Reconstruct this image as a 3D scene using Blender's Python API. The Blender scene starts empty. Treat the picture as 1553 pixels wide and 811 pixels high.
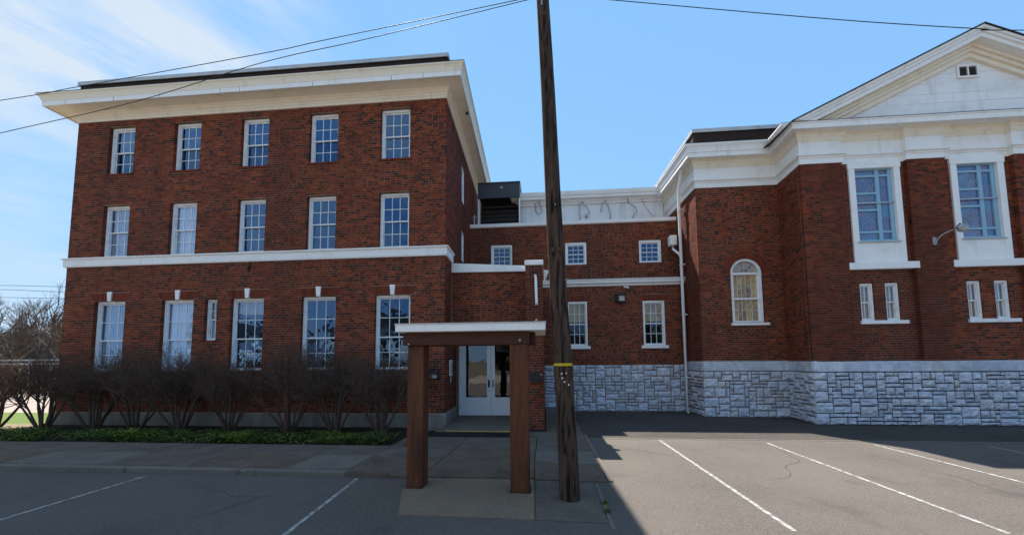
import bpy, math, random
import numpy as np
from mathutils import Matrix, Vector
R_ = random.Random(7)
sc = bpy.context.scene
col = sc.collection
# ------------------------------------------------------------------ camera
cam = bpy.data.cameras.new('camera'); co = bpy.data.objects.new('camera', cam); col.objects.link(co)
f_px, cy_px, yaw, pit, rol = 560.0, 504.658, -0.085151186, -0.074316456, -0.007674993
cyw, syw, cp, sp, cr, sr = math.cos(yaw), math.sin(yaw), math.cos(pit), math.sin(pit), math.cos(rol), math.sin(rol)
Mr = Matrix(((cr, -sr, 0), (sr, cr, 0), (0, 0, 1))) @ Matrix(((1, 0, 0), (0, cp, -sp), (0, sp, cp))) @ Matrix(((1, 0, 0), (0, 0, -1), (0, 1, 0))) @ Matrix(((cyw, -syw, 0), (syw, cyw, 0), (0, 0, 1)))
EYE = Vector((0, 0, 1.85))
mw = Matrix((Mr[0], -Mr[1], -Mr[2])).transposed().to_4x4(); mw.translation = EYE
co.matrix_world = mw
cam.sensor_width = 36; cam.sensor_fit = 'HORIZONTAL'; cam.lens = f_px / 1553 * 36
cam.shift_y = (cy_px - 405.5) / 1553
cam.clip_start = 0.05; cam.clip_end = 3000
sc.camera = co
# ------------------------------------------------------------------ light
SUN = Vector((-0.55, 1.0, 1.75)).normalized()
el = math.asin(SUN.z); az = math.atan2(SUN.x, SUN.y)
sl = bpy.data.lights.new('sun', 'SUN'); so = bpy.data.objects.new('sun', sl); col.objects.link(so)
sl.energy = 4.0; sl.angle = math.radians(0.5); sl.color = (1, .93, .84)
so.rotation_euler = (-SUN).to_track_quat('-Z', 'Y').to_euler()
world = bpy.data.worlds.new('World'); sc.world = world; world.use_nodes = True
nt = world.node_tree; nt.nodes.clear()
def wn(t, **k):
    n = nt.nodes.new(t)
    for a, b in k.items(): setattr(n, a, b)
    return n
wo = wn('ShaderNodeOutputWorld'); bg = wn('ShaderNodeBackground'); sky = wn('ShaderNodeTexSky')
sky.sky_type = 'NISHITA'; sky.sun_disc = False; sky.sun_elevation = el; sky.sun_rotation = az
sky.air_density = 1.0; sky.dust_density = 0.0; sky.ozone_density = 4.0
bg.inputs[1].default_value = 0.15
tc = wn('ShaderNodeTexCoord')
def wm(op, a, b=None, c=None):
    n_ = wn('ShaderNodeMath', operation=op)
    for i_, v_ in enumerate((a, b, c)):
        if v_ is None: continue
        if isinstance(v_, (int, float)): n_.inputs[i_].default_value = v_
        else: nt.links.new(v_, n_.inputs[i_])
    return n_.outputs[0]
def wdot(ax_):
    d_ = wn('ShaderNodeVectorMath', operation='DOT_PRODUCT'); d_.inputs[1].default_value = ax_; nt.links.new(tc.outputs['Generated'], d_.inputs[0]); return d_.outputs['Value']
# cirrus: two long bands of streaks crossing the sky, plus scattered cirrus added left, overhead and behind the camera to brighten the shade
U_, M_, V_ = wdot((.596, .798, -.087)), wdot((-.636, .535, .556)), wdot((-.491, .276, -.827))
def streaks(su, sv, off, lo, hi):
    cb = wn('ShaderNodeCombineXYZ')
    for i_, v_ in enumerate((wm('MULTIPLY_ADD', U_, su, off), wm('MULTIPLY', M_, 1.0), wm('MULTIPLY', V_, sv))): nt.links.new(v_, cb.inputs[i_])
    q_ = wn('ShaderNodeTexNoise'); q_.inputs['Scale'].default_value = 1; q_.inputs['Detail'].default_value = 8; q_.inputs['Roughness'].default_value = .6; q_.inputs['Distortion'].default_value = .3
    nt.links.new(cb.outputs[0], q_.inputs['Vector'])
    r_ = wn('ShaderNodeMapRange'); r_.interpolation_type = 'SMOOTHSTEP'; r_.inputs[1].default_value = lo; r_.inputs[2].default_value = hi; nt.links.new(q_.outputs[0], r_.inputs[0]); return r_.outputs[0]
def band(c_, w_): return wm('EXPONENT', wm('MULTIPLY', wm('POWER', wm('ABSOLUTE', wm('DIVIDE', wm('SUBTRACT', V_, c_), w_)), 2.0), -1.0))
def fade(x, a, b):
    r_ = wn('ShaderNodeMapRange'); r_.interpolation_type = 'SMOOTHSTEP'; r_.inputs[1].default_value = a; r_.inputs[2].default_value = b; nt.links.new(x, r_.inputs[0]); return r_.outputs[0]
b1 = wm('MULTIPLY', wm('MULTIPLY', band(.0, .042), fade(U_, .26, .02)), wm('MULTIPLY_ADD', streaks(5, 30, 2.0, .28, .74), .68, .18))
b2 = wm('MULTIPLY', wm('MULTIPLY', band(.105, .06), fade(U_, .10, -.08)), wm('MULTIPLY', streaks(5, 24, 7.0, .3, .75), .9))
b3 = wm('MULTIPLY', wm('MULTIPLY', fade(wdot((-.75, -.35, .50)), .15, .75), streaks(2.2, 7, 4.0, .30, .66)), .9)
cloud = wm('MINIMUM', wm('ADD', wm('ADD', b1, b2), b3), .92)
mx = wn('ShaderNodeMix', data_type='RGBA'); mx.inputs[7].default_value = (1.86, 2.12, 2.42, 1)
L = nt.links.new
L(cloud, mx.inputs[0])
# the sky is photographed with a compressed highlight range: c' = c * tint / (1 + s c)
v1 = wn('ShaderNodeVectorMath', operation='MULTIPLY'); v1.inputs[1].default_value = (1.2, .90, .70)
v2 = wn('ShaderNodeVectorMath', operation='ADD'); v2.inputs[1].default_value = (1, 1, 1)
v3 = wn('ShaderNodeVectorMath', operation='MULTIPLY'); v3.inputs[1].default_value = (1.44, 1.98, 2.38)
v4 = wn('ShaderNodeVectorMath', operation='DIVIDE')
L(sky.outputs[0], v1.inputs[0]); L(v1.outputs[0], v2.inputs[0]); L(sky.outputs[0], v3.inputs[0]); L(v3.outputs[0], v4.inputs[0]); L(v2.outputs[0], v4.inputs[1])
L(v4.outputs[0], mx.inputs[6]); L(mx.outputs[2], bg.inputs[0]); L(bg.outputs[0], wo.inputs[0])
sc.view_settings.view_transform = 'Standard'; sc.view_settings.look = 'None'; sc.view_settings.gamma = 1
sc.view_settings.exposure = 1.38
sc.cycles.max_bounces = 8; sc.cycles.transparent_max_bounces = 24

# ------------------------------------------------------------------ materials
def mat(name, base, rough=.8, spec=.3, metal=0.0, nz=None, col2=None, bump=0.0, bscale=60, stretch=(1, 1, 1), island=None, streak=None, speck=None, coords='Object'):
    m = bpy.data.materials.new(name); m.use_nodes = True
    t = m.node_tree; n = t.nodes; l = t.links.new
    p = n['Principled BSDF']; p.inputs['Roughness'].default_value = rough; p.inputs['Metallic'].default_value = metal
    p.inputs['Specular IOR Level'].default_value = spec
    tcn = n.new('ShaderNodeTexCoord'); mpn = n.new('ShaderNodeMapping'); mpn.inputs['Scale'].default_value = stretch
    if coords == 'World':
        g = n.new('ShaderNodeNewGeometry'); l(g.outputs['Position'], mpn.inputs[0])
    else: l(tcn.outputs[coords], mpn.inputs[0])
    c = None
    def mixc(a, b, fac, mode='MIX'):
        x = n.new('ShaderNodeMix'); x.data_type = 'RGBA'; x.blend_type = mode
        for v, i in ((a, 6), (b, 7)):
            if isinstance(v, tuple): x.inputs[i].default_value = (*v, 1)
            else: l(v, x.inputs[i])
        if isinstance(fac, (int, float)): x.inputs[0].default_value = fac
        else: l(fac, x.inputs[0])
        return x.outputs[2]
    def noise(scale, detail=5, rgh=.6):
        q = n.new('ShaderNodeTexNoise'); q.inputs['Scale'].default_value = scale; q.inputs['Detail'].default_value = detail; q.inputs['Roughness'].default_value = rgh
        l(mpn.outputs[0], q.inputs['Vector']); return q.outputs[0]
    def ramp(src, stops, const=False):
        r = n.new('ShaderNodeValToRGB'); e = r.color_ramp.elements
        if const: r.color_ramp.interpolation = 'CONSTANT'
        while len(e) < len(stops): e.new(.5)
        for k, (pos, cc) in enumerate(stops):
            e[k].position = pos; e[k].color = (*cc, 1) if isinstance(cc, tuple) else (cc, cc, cc, 1)
        l(src, r.inputs[0]); return r.outputs[0]
    c = base
    if island:
        g = n.new('ShaderNodeNewGeometry'); oi = n.new('ShaderNodeObjectInfo')
        ad = n.new('ShaderNodeMath'); ad.operation = 'ADD'; l(g.outputs['Random Per Island'], ad.inputs[0]); l(oi.outputs['Random'], ad.inputs[1])
        fr = n.new('ShaderNodeMath'); fr.operation = 'FRACT'; l(ad.outputs[0], fr.inputs[0])
        c = ramp(fr.outputs[0], island)
    if nz:
        scale, lo, hi = nz
        c = mixc(c, col2, ramp(noise(scale), [(lo, 0.0), (hi, 1.0)]))
    if speck:
        scale, amt, cc = speck
        v = n.new('ShaderNodeTexVoronoi'); v.inputs['Scale'].default_value = scale; l(mpn.outputs[0], v.inputs['Vector'])
        w = n.new('ShaderNodeSeparateColor'); l(v.outputs['Color'], w.inputs[0])
        c = mixc(c, cc, ramp(w.outputs[0], [(1 - amt, 0.0), (1 - amt + .06, 1.0)]))
    if streak:
        sc_, lo, hi, cc = streak
        m2 = n.new('ShaderNodeMapping'); m2.inputs['Scale'].default_value = (sc_, sc_, sc_ * .12)
        g2 = n.new('ShaderNodeNewGeometry'); l(g2.outputs['Position'], m2.inputs[0])
        q = n.new('ShaderNodeTexNoise'); q.inputs['Scale'].default_value = 1; q.inputs['Detail'].default_value = 6; l(m2.outputs[0], q.inputs['Vector'])
        c = mixc(c, cc, ramp(q.outputs[0], [(lo, 0.0), (hi, 1.0)]))
    if isinstance(c, tuple): p.inputs['Base Color'].default_value = (*c, 1)
    else: l(c, p.inputs['Base Color'])
    if bump:
        b = n.new('ShaderNodeBump'); b.inputs['Strength'].default_value = bump; b.inputs['Distance'].default_value = .02
        l(noise(bscale, 6), b.inputs['Height']); l(b.outputs[0], p.inputs['Normal'])
    return m
RED = [(0, (.20, .036, .013)), (.14, (.31, .064, .020)), (.28, (.15, .027, .011)), (.42, (.25, .046, .015)), (.54, (.115, .024, .011)), (.66, (.20, .035, .013)), (.75, (.085, .021, .011)), (.84, (.050, .018, .012)), (.92, (.032, .015, .012)), (1, (.14, .027, .012))]
M = {}
M['brick'] = mat('brick', (.2, .05, .03), .85, .25, nz=(14, .45, .8), col2=(.13, .026, .013), island=RED, bump=.35, bscale=70, streak=(.5, .50, .78, (.070, .016, .009)), coords='World')
M['arch'] = mat('arch_brick', (.2, .05, .03), .85, .25, nz=(20, .5, .8), col2=(.12, .04, .03), island=[(0, (.15, .028, .012)), (.5, (.21, .038, .015)), (1, (.09, .020, .010))], bump=.3, coords='World')
M['mortar'] = mat('mortar', (.31, .205, .14), .95, .1, nz=(2.2, .35, .7), col2=(.16, .10, .068), bump=.3, coords='World')
M['darkbrick'] = mat('tarred_brick', (.030, .023, .021), .9, .2, nz=(5, .4, .65), col2=(.055, .028, .022), bump=.5, bscale=25, coords='World')
M['stone'] = mat('stone', (.36, .37, .39), .9, .2, nz=(5, .42, .72), col2=(.40, .42, .47), island=[(0, (.46, .50, .59)), (.3, (.66, .70, .79)), (.6, (.55, .585, .66)), (.85, (.60, .60, .61)), (1, (.72, .755, .83))], bump=.9, bscale=22, coords='World')
M['stonejoint'] = mat('stone_mortar', (.030, .029, .030), .95, .1, nz=(8, .4, .7), col2=(.06, .06, .06), coords='World')
M['cream'] = mat('white_paint_warm_bounce', (.88, .80, .66), .6, .3, nz=(2.3, .52, .80), col2=(.74, .66, .52), streak=(5, .62, .86, (.60, .53, .42)), bump=.08, bscale=30, coords='World')  # white trim paint with warm bounce light from the ground put into its colour
M['white'] = mat('white_paint', (.88, .87, .84), .6, .3, nz=(2.3, .52, .80), col2=(.74, .72, .67), streak=(5, .62, .86, (.58, .54, .47)), bump=.08, bscale=30, coords='World')
M['whitewin'] = mat('white_window_paint', (.86, .86, .85), .5, .35, nz=(6, .5, .8), col2=(.62, .60, .57), coords='World')
M['siding'] = mat('siding_paint', (.88, .88, .88), .6, .3, nz=(1.5, .5, .8), col2=(.68, .68, .67), streak=(2.5, .6, .82, (.60, .58, .54)), coords='World')
M['metalcap'] = mat('metal_coping', (.50, .52, .52), .5, .4, nz=(3, .45, .7), col2=(.40, .41, .41), coords='World')
M['bluepaint'] = mat('blue_frame_paint', (.26, .47, .60), .55, .35, nz=(5, .45, .75), col2=(.28, .44, .55), coords='World')
M['lead'] = mat('lead_came', (.42, .44, .47), .5, .4)
M['leadwhite'] = mat('painted_came', (.66, .66, .64), .5, .4)
M['conc'] = mat('concrete', (.165, .145, .122), .9, .2, nz=(1.8, .4, .7), col2=(.115, .10, .085), bump=.4, bscale=40, speck=(110, .22, (.22, .195, .165)), coords='World')
M['conc_blue'] = mat('grey_concrete', (.145, .118, .096), .9, .2, nz=(2.5, .35, .7), col2=(.088, .072, .058), bump=.3, bscale=40, speck=(130, .16, (.185, .165, .145)), coords='World')
M['conc_tan'] = mat('tan_aggregate_concrete', (.205, .150, .100), .92, .2, nz=(2.2, .4, .7), col2=(.16, .125, .095), bump=.6, bscale=70, speck=(130, .26, (.29, .225, .165)), coords='World')
M['conc_brown'] = mat('brown_concrete', (.145, .104, .072), .92, .2, nz=(2.2, .4, .7), col2=(.085, .061, .043), bump=.5, bscale=60, speck=(130, .18, (.22, .185, .15)), coords='World')
M['plinth'] = mat('plinth_concrete', (.27, .24, .20), .9, .2, nz=(1.5, .4, .7), col2=(.17, .15, .125), streak=(2, .5, .75, (.13, .12, .105)), bump=.3, coords='World')
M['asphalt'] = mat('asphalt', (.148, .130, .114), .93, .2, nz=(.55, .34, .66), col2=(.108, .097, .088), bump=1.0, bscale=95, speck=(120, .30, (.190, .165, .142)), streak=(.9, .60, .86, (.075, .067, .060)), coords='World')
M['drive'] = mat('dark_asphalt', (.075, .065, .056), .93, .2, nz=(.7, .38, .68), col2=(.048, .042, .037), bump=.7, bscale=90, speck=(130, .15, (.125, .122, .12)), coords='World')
M['line'] = mat('road_paint', (.42, .42, .40), .8, .25, nz=(11, .42, .60), col2=(.17, .16, .15), bump=.4, bscale=80, coords='World')
M['yellow'] = mat('yellow_paint', (.62, .42, .03), .7, .3, nz=(9, .52, .66), col2=(.20, .16, .08), coords='World')
M['wood'] = mat('stained_timber', (.145, .046, .017), .6, .3, nz=(3, .35, .7), col2=(.080, .026, .010), stretch=(9, 9, 1), bump=.3, bscale=14, streak=(6, .52, .75, (.045, .016, .008)), coords='Object')
M['woodx'] = mat('stained_beam', (.085, .028, .012), .6, .3, nz=(3, .35, .7), col2=(.05, .017, .008), stretch=(1, 9, 9), bump=.3, bscale=14, coords='Object')
M['pole'] = mat('weathered_pole', (.105, .066, .047), .9, .15, nz=(2.4, .36, .66), col2=(.040, .027, .021), stretch=(10, 10, .6), bump=1.0, bscale=5, streak=(22, .50, .62, (.015, .011, .009)), coords='World')
M['black'] = mat('black_metal', (.012, .012, .014), .45, .4, nz=(5, .4, .7), col2=(.022, .022, .024))
M['dgrey'] = mat('dark_grey_metal', (.055, .060, .072), .5, .4, nz=(2, .4, .7), col2=(.045, .048, .056), coords='World')
M['inside'] = mat('dark_timber_slats', (.060, .045, .035), .9, .2, nz=(4, .4, .7), col2=(.035, .026, .02), coords='World')
M['steel'] = mat('steel', (.42, .43, .44), .4, .5, .7, nz=(8, .4, .7), col2=(.33, .33, .34))
M['rust'] = mat('rusty_iron', (.13, .065, .035), .8, .3, .3, nz=(10, .4, .7), col2=(.07, .035, .022))
M['flash'] = mat('blue_grey_flashing', (.16, .19, .24), .5, .4, nz=(4, .4, .7), col2=(.22, .23, .25), coords='World')
M['doorpaint'] = mat('door_paint', (.74, .75, .78), .45, .4, nz=(3, .5, .8), col2=(.66, .67, .70), coords='World')
M['blind'] = mat('window_blind', (.80, .81, .81), .8, .2, nz=(3, .4, .7), col2=(.70, .70, .70), coords='World')
M['tancurtain'] = mat('tan_curtain', (.55, .42, .22), .9, .2, nz=(9, .4, .7), col2=(.34, .25, .12), stretch=(3, 3, .3), coords='World')
M['curtain'] = mat('grey_curtain', (.50, .49, .46), .9, .2, nz=(9, .4, .7), col2=(.34, .33, .30), stretch=(3, 3, .3), coords='World')
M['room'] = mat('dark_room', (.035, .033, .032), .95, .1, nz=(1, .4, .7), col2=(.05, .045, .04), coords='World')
M['roof'] = mat('roof_shingle', (.05, .047, .045), .9, .2, nz=(8, .4, .7), col2=(.03, .028, .028), bump=.5, coords='World')
M['twig'] = mat('shrub_bark', (.135, .083, .060), .9, .15, nz=(12, .4, .7), col2=(.075, .047, .036), coords='World')
M['bark'] = mat('tree_bark', (.15, .108, .078), .9, .15, nz=(3, .4, .7), col2=(.085, .062, .046), coords='World')
M['farbark'] = mat('woodland_bark', (.17, .14, .125), .95, .1, nz=(.3, .4, .7), col2=(.11, .09, .08), coords='World')
M['soil'] = mat('soil', (.045, .033, .025), .95, .1, nz=(4, .4, .7), col2=(.022, .017, .014), bump=1, bscale=30, coords='World')
M['leaf'] = mat('groundcover_leaf', (.05, .105, .02), .7, .3, island=[(0, (.07, .115, .015)), (.5, (.13, .20, .022)), (.85, (.19, .27, .03)), (1, (.10, .10, .025))], nz=(1.6, .40, .62), col2=(.035, .05, .010), coords='World')
M['grass'] = mat('lawn', (.10, .17, .035), .9, .2, nz=(6, .4, .7), col2=(.16, .18, .06), bump=1, bscale=60, speck=(60, .3, (.08, .14, .025)), coords='World')
M['pale'] = mat('pale_road_concrete', (.32, .265, .225), .9, .2, nz=(.8, .4, .7), col2=(.25, .205, .175), speck=(40, .2, (.36, .31, .27)), coords='World')
M['earth'] = mat('ground', (.14, .12, .09), .95, .1, nz=(.05, .4, .7), col2=(.09, .10, .05), coords='World')
M['wire'] = mat('cable', (.012, .012, .013), .6, .3, nz=(3, .4, .7), col2=(.02, .02, .02))
M['house'] = mat('cream_house_wall', (.66, .62, .55), .8, .2, nz=(1, .4, .7), col2=(.58, .54, .48), coords='World')
M['evergreen'] = mat('evergreen_leaf', (.035, .06, .02), .8, .2, island=[(0, (.03, .05, .018)), (1, (.06, .09, .03))], coords='World')
M['brush'] = mat('dry_brush', (.19, .145, .075), .95, .1, island=[(0, (.15, .11, .06)), (1, (.26, .20, .11))], coords='World')
M['rag'] = mat('white_label', (.7, .7, .7), .7, .2, nz=(30, .5, .6), col2=(.5, .5, .5))
M['tag'] = mat('yellow_tag', (.60, .45, .02), .6, .3, nz=(40, .5, .62), col2=(.35, .25, .02))
M['lens'] = mat('lamp_lens', (.62, .56, .46), .25, .5, nz=(20, .4, .7), col2=(.35, .30, .25))
M['lampglobe'] = mat('lamp_globe', (.50, .48, .44), .3, .5, nz=(8, .4, .7), col2=(.36, .35, .33))
M['carpaint'] = mat('car_paint', (.62, .63, .64), .3, .5, nz=(3, .4, .7), col2=(.58, .59, .60))
def glass(name, tint, facmin, facmax, rough=.015, gcol=(.95, .97, 1), wav=.0, islandcols=None):
    m = bpy.data.materials.new(name); m.use_nodes = True; t = m.node_tree; n = t.nodes; l = t.links.new; n.clear()
    o = n.new('ShaderNodeOutputMaterial'); g = n.new('ShaderNodeBsdfGlossy'); g.inputs['Roughness'].default_value = rough; g.inputs['Color'].default_value = (*gcol, 1)
    tr = n.new('ShaderNodeBsdfTransparent'); tr.inputs[0].default_value = (*tint, 1)
    base = tr.outputs[0]
    if islandcols:
        ge = n.new('ShaderNodeNewGeometry'); r = n.new('ShaderNodeValToRGB'); e = r.color_ramp.elements
        oi = n.new('ShaderNodeObjectInfo'); ad = n.new('ShaderNodeMath'); ad.operation = 'ADD'; fr = n.new('ShaderNodeMath'); fr.operation = 'FRACT'
        l(ge.outputs['Random Per Island'], ad.inputs[0]); l(oi.outputs['Random'], ad.inputs[1]); l(ad.outputs[0], fr.inputs[0])
        while len(e) < len(islandcols): e.new(.5)
        for k, (pos, cc) in enumerate(islandcols): e[k].position = pos; e[k].color = (*cc, 1)
        nzn = n.new('ShaderNodeTexNoise'); nzn.inputs['Scale'].default_value = 9; nzn.inputs['Detail'].default_value = 4; l(ge.outputs['Position'], nzn.inputs['Vector'])
        mi = n.new('ShaderNodeMath'); mi.operation = 'MULTIPLY_ADD'; mi.inputs[1].default_value = .5; l(nzn.outputs[0], mi.inputs[0]); l(fr.outputs[0], mi.inputs[2])
        fr2 = n.new('ShaderNodeMath'); fr2.operation = 'PINGPONG'; fr2.inputs[1].default_value = 1; l(mi.outputs[0], fr2.inputs[0])
        l(fr2.outputs[0], r.inputs[0])
        d = n.new('ShaderNodeBsdfDiffuse'); l(r.outputs[0], d.inputs[0]); base = d.outputs[0]
    lw = n.new('ShaderNodeLayerWeight'); lw.inputs[0].default_value = .5
    mrn = n.new('ShaderNodeMapRange'); mrn.inputs[3].default_value = facmin; mrn.inputs[4].default_value = facmax; l(lw.outputs['Facing'], mrn.inputs[0])
    if wav:
        ge2 = n.new('ShaderNodeNewGeometry'); nz2 = n.new('ShaderNodeTexNoise'); nz2.inputs['Scale'].default_value = 2.2; l(ge2.outputs['Position'], nz2.inputs['Vector'])
        b = n.new('ShaderNodeBump'); b.inputs['Strength'].default_value = wav; b.inputs['Distance'].default_value = .05; l(nz2.outputs[0], b.inputs['Height']); l(b.outputs[0], g.inputs['Normal'])
    ms = n.new('ShaderNodeMixShader'); l(mrn.outputs[0], ms.inputs[0]); l(base, ms.inputs[1]); l(g.outputs[0], ms.inputs[2]); l(ms.outputs[0], o.inputs[0])
    return m
M['glass'] = glass('window_glass', (.92, .94, .96), .11, .55, gcol=(.30, .56, .98), wav=.2)
M['clearglass'] = glass('clear_glass', (.95, .94, .92), .05, .35, gcol=(.7, .8, 1), wav=.15)
M['darkglass'] = glass('screened_glass', (.5, .55, .6), .08, .40, gcol=(.28, .52, .95), wav=.2)
M['doorglass'] = glass('door_glass', (.55, .56, .58), .08, .45, wav=.05)
M['stained'] = glass('stained_glass', (.1, .2, .4), .08, .35, .25, gcol=(.6, .75, 1), islandcols=[(0, (.03, .07, .18)), (.3, (.06, .14, .26)), (.5, (.14, .09, .15)), (.66, (.03, .09, .20)), (.82, (.17, .10, .11)), (1, (.07, .18, .28))])
M['amber'] = glass('amber_glass', (.3, .2, .1), .03, .22, .3, islandcols=[(0, (.28, .16, .06)), (.35, (.48, .30, .11)), (.6, (.20, .12, .06)), (.85, (.58, .41, .20)), (1, (.30, .20, .13))])
M['amberpale'] = glass('pale_amber_glass', (.3, .2, .1), .04, .25, .25, islandcols=[(0, (.40, .30, .18)), (.5, (.22, .16, .20)), (1, (.46, .33, .20))])
# ------------------------------------------------------------------ helpers
def mesh(name, V, F, m=None, smooth=False):
    me = bpy.data.meshes.new(name); me.from_pydata([tuple(v) for v in V], [], F); me.update()
    if m: me.materials.append(M[m] if isinstance(m, str) else m)
    if smooth: me.polygons.foreach_set('use_smooth', [True] * len(me.polygons))
    return me
def link(name, data, parent=None, loc=(0, 0, 0), rz=0.0, **props):
    o = bpy.data.objects.new(name, data); col.objects.link(o)
    if parent: o.parent = parent
    o.location = loc; o.rotation_euler = (0, 0, rz)
    for k, v in props.items(): o[k] = v
    return o
def thing(name, label, cat, loc=(0, 0, 0), rz=0, group=None):
    o = link(name, None, None, loc, rz, label=label, category=cat)
    if group: o['group'] = group
    return o
class MB:
    def __init__(s): s.V = []; s.F = []
    def add(s, V, F):
        b = len(s.V); s.V += [tuple(v) for v in V]; s.F += [tuple(i + b for i in q) for q in F]
    def box(s, x0, x1, y0, y1, z0, z1):
        s.add([(x0, y0, z0), (x1, y0, z0), (x1, y1, z0), (x0, y1, z0), (x0, y0, z1), (x1, y0, z1), (x1, y1, z1), (x0, y1, z1)],
              [(0, 3, 2, 1), (4, 5, 6, 7), (0, 1, 5, 4), (1, 2, 6, 5), (2, 3, 7, 6), (3, 0, 4, 7)]); return s
    def bbox(s, x0, x1, y0, y1, z0, z1, b=.006):
        # box with chamfered vertical and front edges
        P = []
        for z, i in ((z0, b), (z0 + b, 0), (z1 - b, 0), (z1, b)):
            P += [(x0 + i, y0 + b, z), (x0 + b, y0 + i, z), (x1 - b, y0 + i, z), (x1 - i, y0 + b, z), (x1 - i, y1 - b, z), (x1 - b, y1 - i, z), (x0 + b, y1 - i, z), (x0 + i, y1 - b, z)]
        F = [tuple(range(7, -1, -1)), tuple(range(24, 32))]
        for k in range(3):
            for j in range(8):
                a = k * 8 + j; c = k * 8 + (j + 1) % 8
                F.append((a, c, c + 8, a + 8))
        s.add(P, F); return s
    def prism(s, poly, y0, y1):   # polygon in XZ extruded along Y
        n = len(poly)
        s.add([(x, y0, z) for x, z in poly] + [(x, y1, z) for x, z in poly],
              [tuple(range(n)), tuple(range(2 * n - 1, n - 1, -1))] + [(i + n, (i + 1) % n + n, (i + 1) % n, i) for i in range(n)]); return s
    def flat(s, poly, z0, z1):    # polygon in XY extruded along Z (counter-clockwise)
        n = len(poly)
        s.add([(x, y, z0) for x, y in poly] + [(x, y, z1) for x, y in poly],
              [tuple(range(n - 1, -1, -1)), tuple(range(n, 2 * n))] + [(i, (i + 1) % n, (i + 1) % n + n, i + n) for i in range(n)]); return s
    def tube(s, pts, rad, n=8, cap=True):
        pts = [Vector(p) for p in pts]; rs = rad if isinstance(rad, (list, tuple)) else [rad] * len(pts)
        b = len(s.V); up = Vector((0, 0, 1))
        for i, p in enumerate(pts):
            d = (pts[min(i + 1, len(pts) - 1)] - pts[max(i - 1, 0)]).normalized()
            r = Vector((0, 1, 0)) if abs(d.z) > .9 else up
            a = d.cross(r).normalized(); c = a.cross(d)
            for k in range(n):
                t = 2 * math.pi * k / n
                s.V.append(tuple(p + (a * math.cos(t) + c * math.sin(t)) * rs[i]))
        for i in range(len(pts) - 1):
            for k in range(n):
                k2 = (k + 1) % n
                s.F.append((b + i * n + k, b + i * n + k2, b + (i + 1) * n + k2, b + (i + 1) * n + k))
        if cap:
            s.F.append(tuple(b + k for k in range(n))); s.F.append(tuple(b + (len(pts) - 1) * n + k for k in range(n - 1, -1, -1)))
        return s
    def sweep(s, path, prof):     # path in XY, outside on the right hand; prof closed list of (out, z)
        n = len(path); m_ = len(prof); b = len(s.V)
        for i, p in enumerate(path):
            p = Vector(p)
            d0 = (p - Vector(path[i - 1])).normalized() if i else None
            d1 = (Vector(path[i + 1]) - p).normalized() if i < n - 1 else None
            d0 = d0 or d1; d1 = d1 or d0
            n0 = Vector((d0.y, -d0.x)); n1 = Vector((d1.y, -d1.x)); h = (n0 + n1)
            h = h / (h.dot(n0))
            for o, z in prof: s.V.append((p.x + h.x * o, p.y + h.y * o, z))
        for i in range(n - 1):
            for k in range(m_):
                k2 = (k + 1) % m_
                s.F.append((b + i * m_ + k, b + (i + 1) * m_ + k, b + (i + 1) * m_ + k2, b + i * m_ + k2))
        s.F.append(tuple(b + k for k in range(m_))); s.F.append(tuple(b + (n - 1) * m_ + k for k in range(m_ - 1, -1, -1)))
        return s
    def build(s, name, m, parent=None, loc=(0, 0, 0), rz=0, smooth=False, **props):
        return link(name, mesh(name, s.V, s.F, m, smooth), parent, loc, rz, **props)
def rotmap(P0, th):
    c, s = math.cos(th), math.sin(th)
    return lambda x, y, z: (P0[0] + c * x - s * y, P0[1] + s * x + c * y, z)

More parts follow.
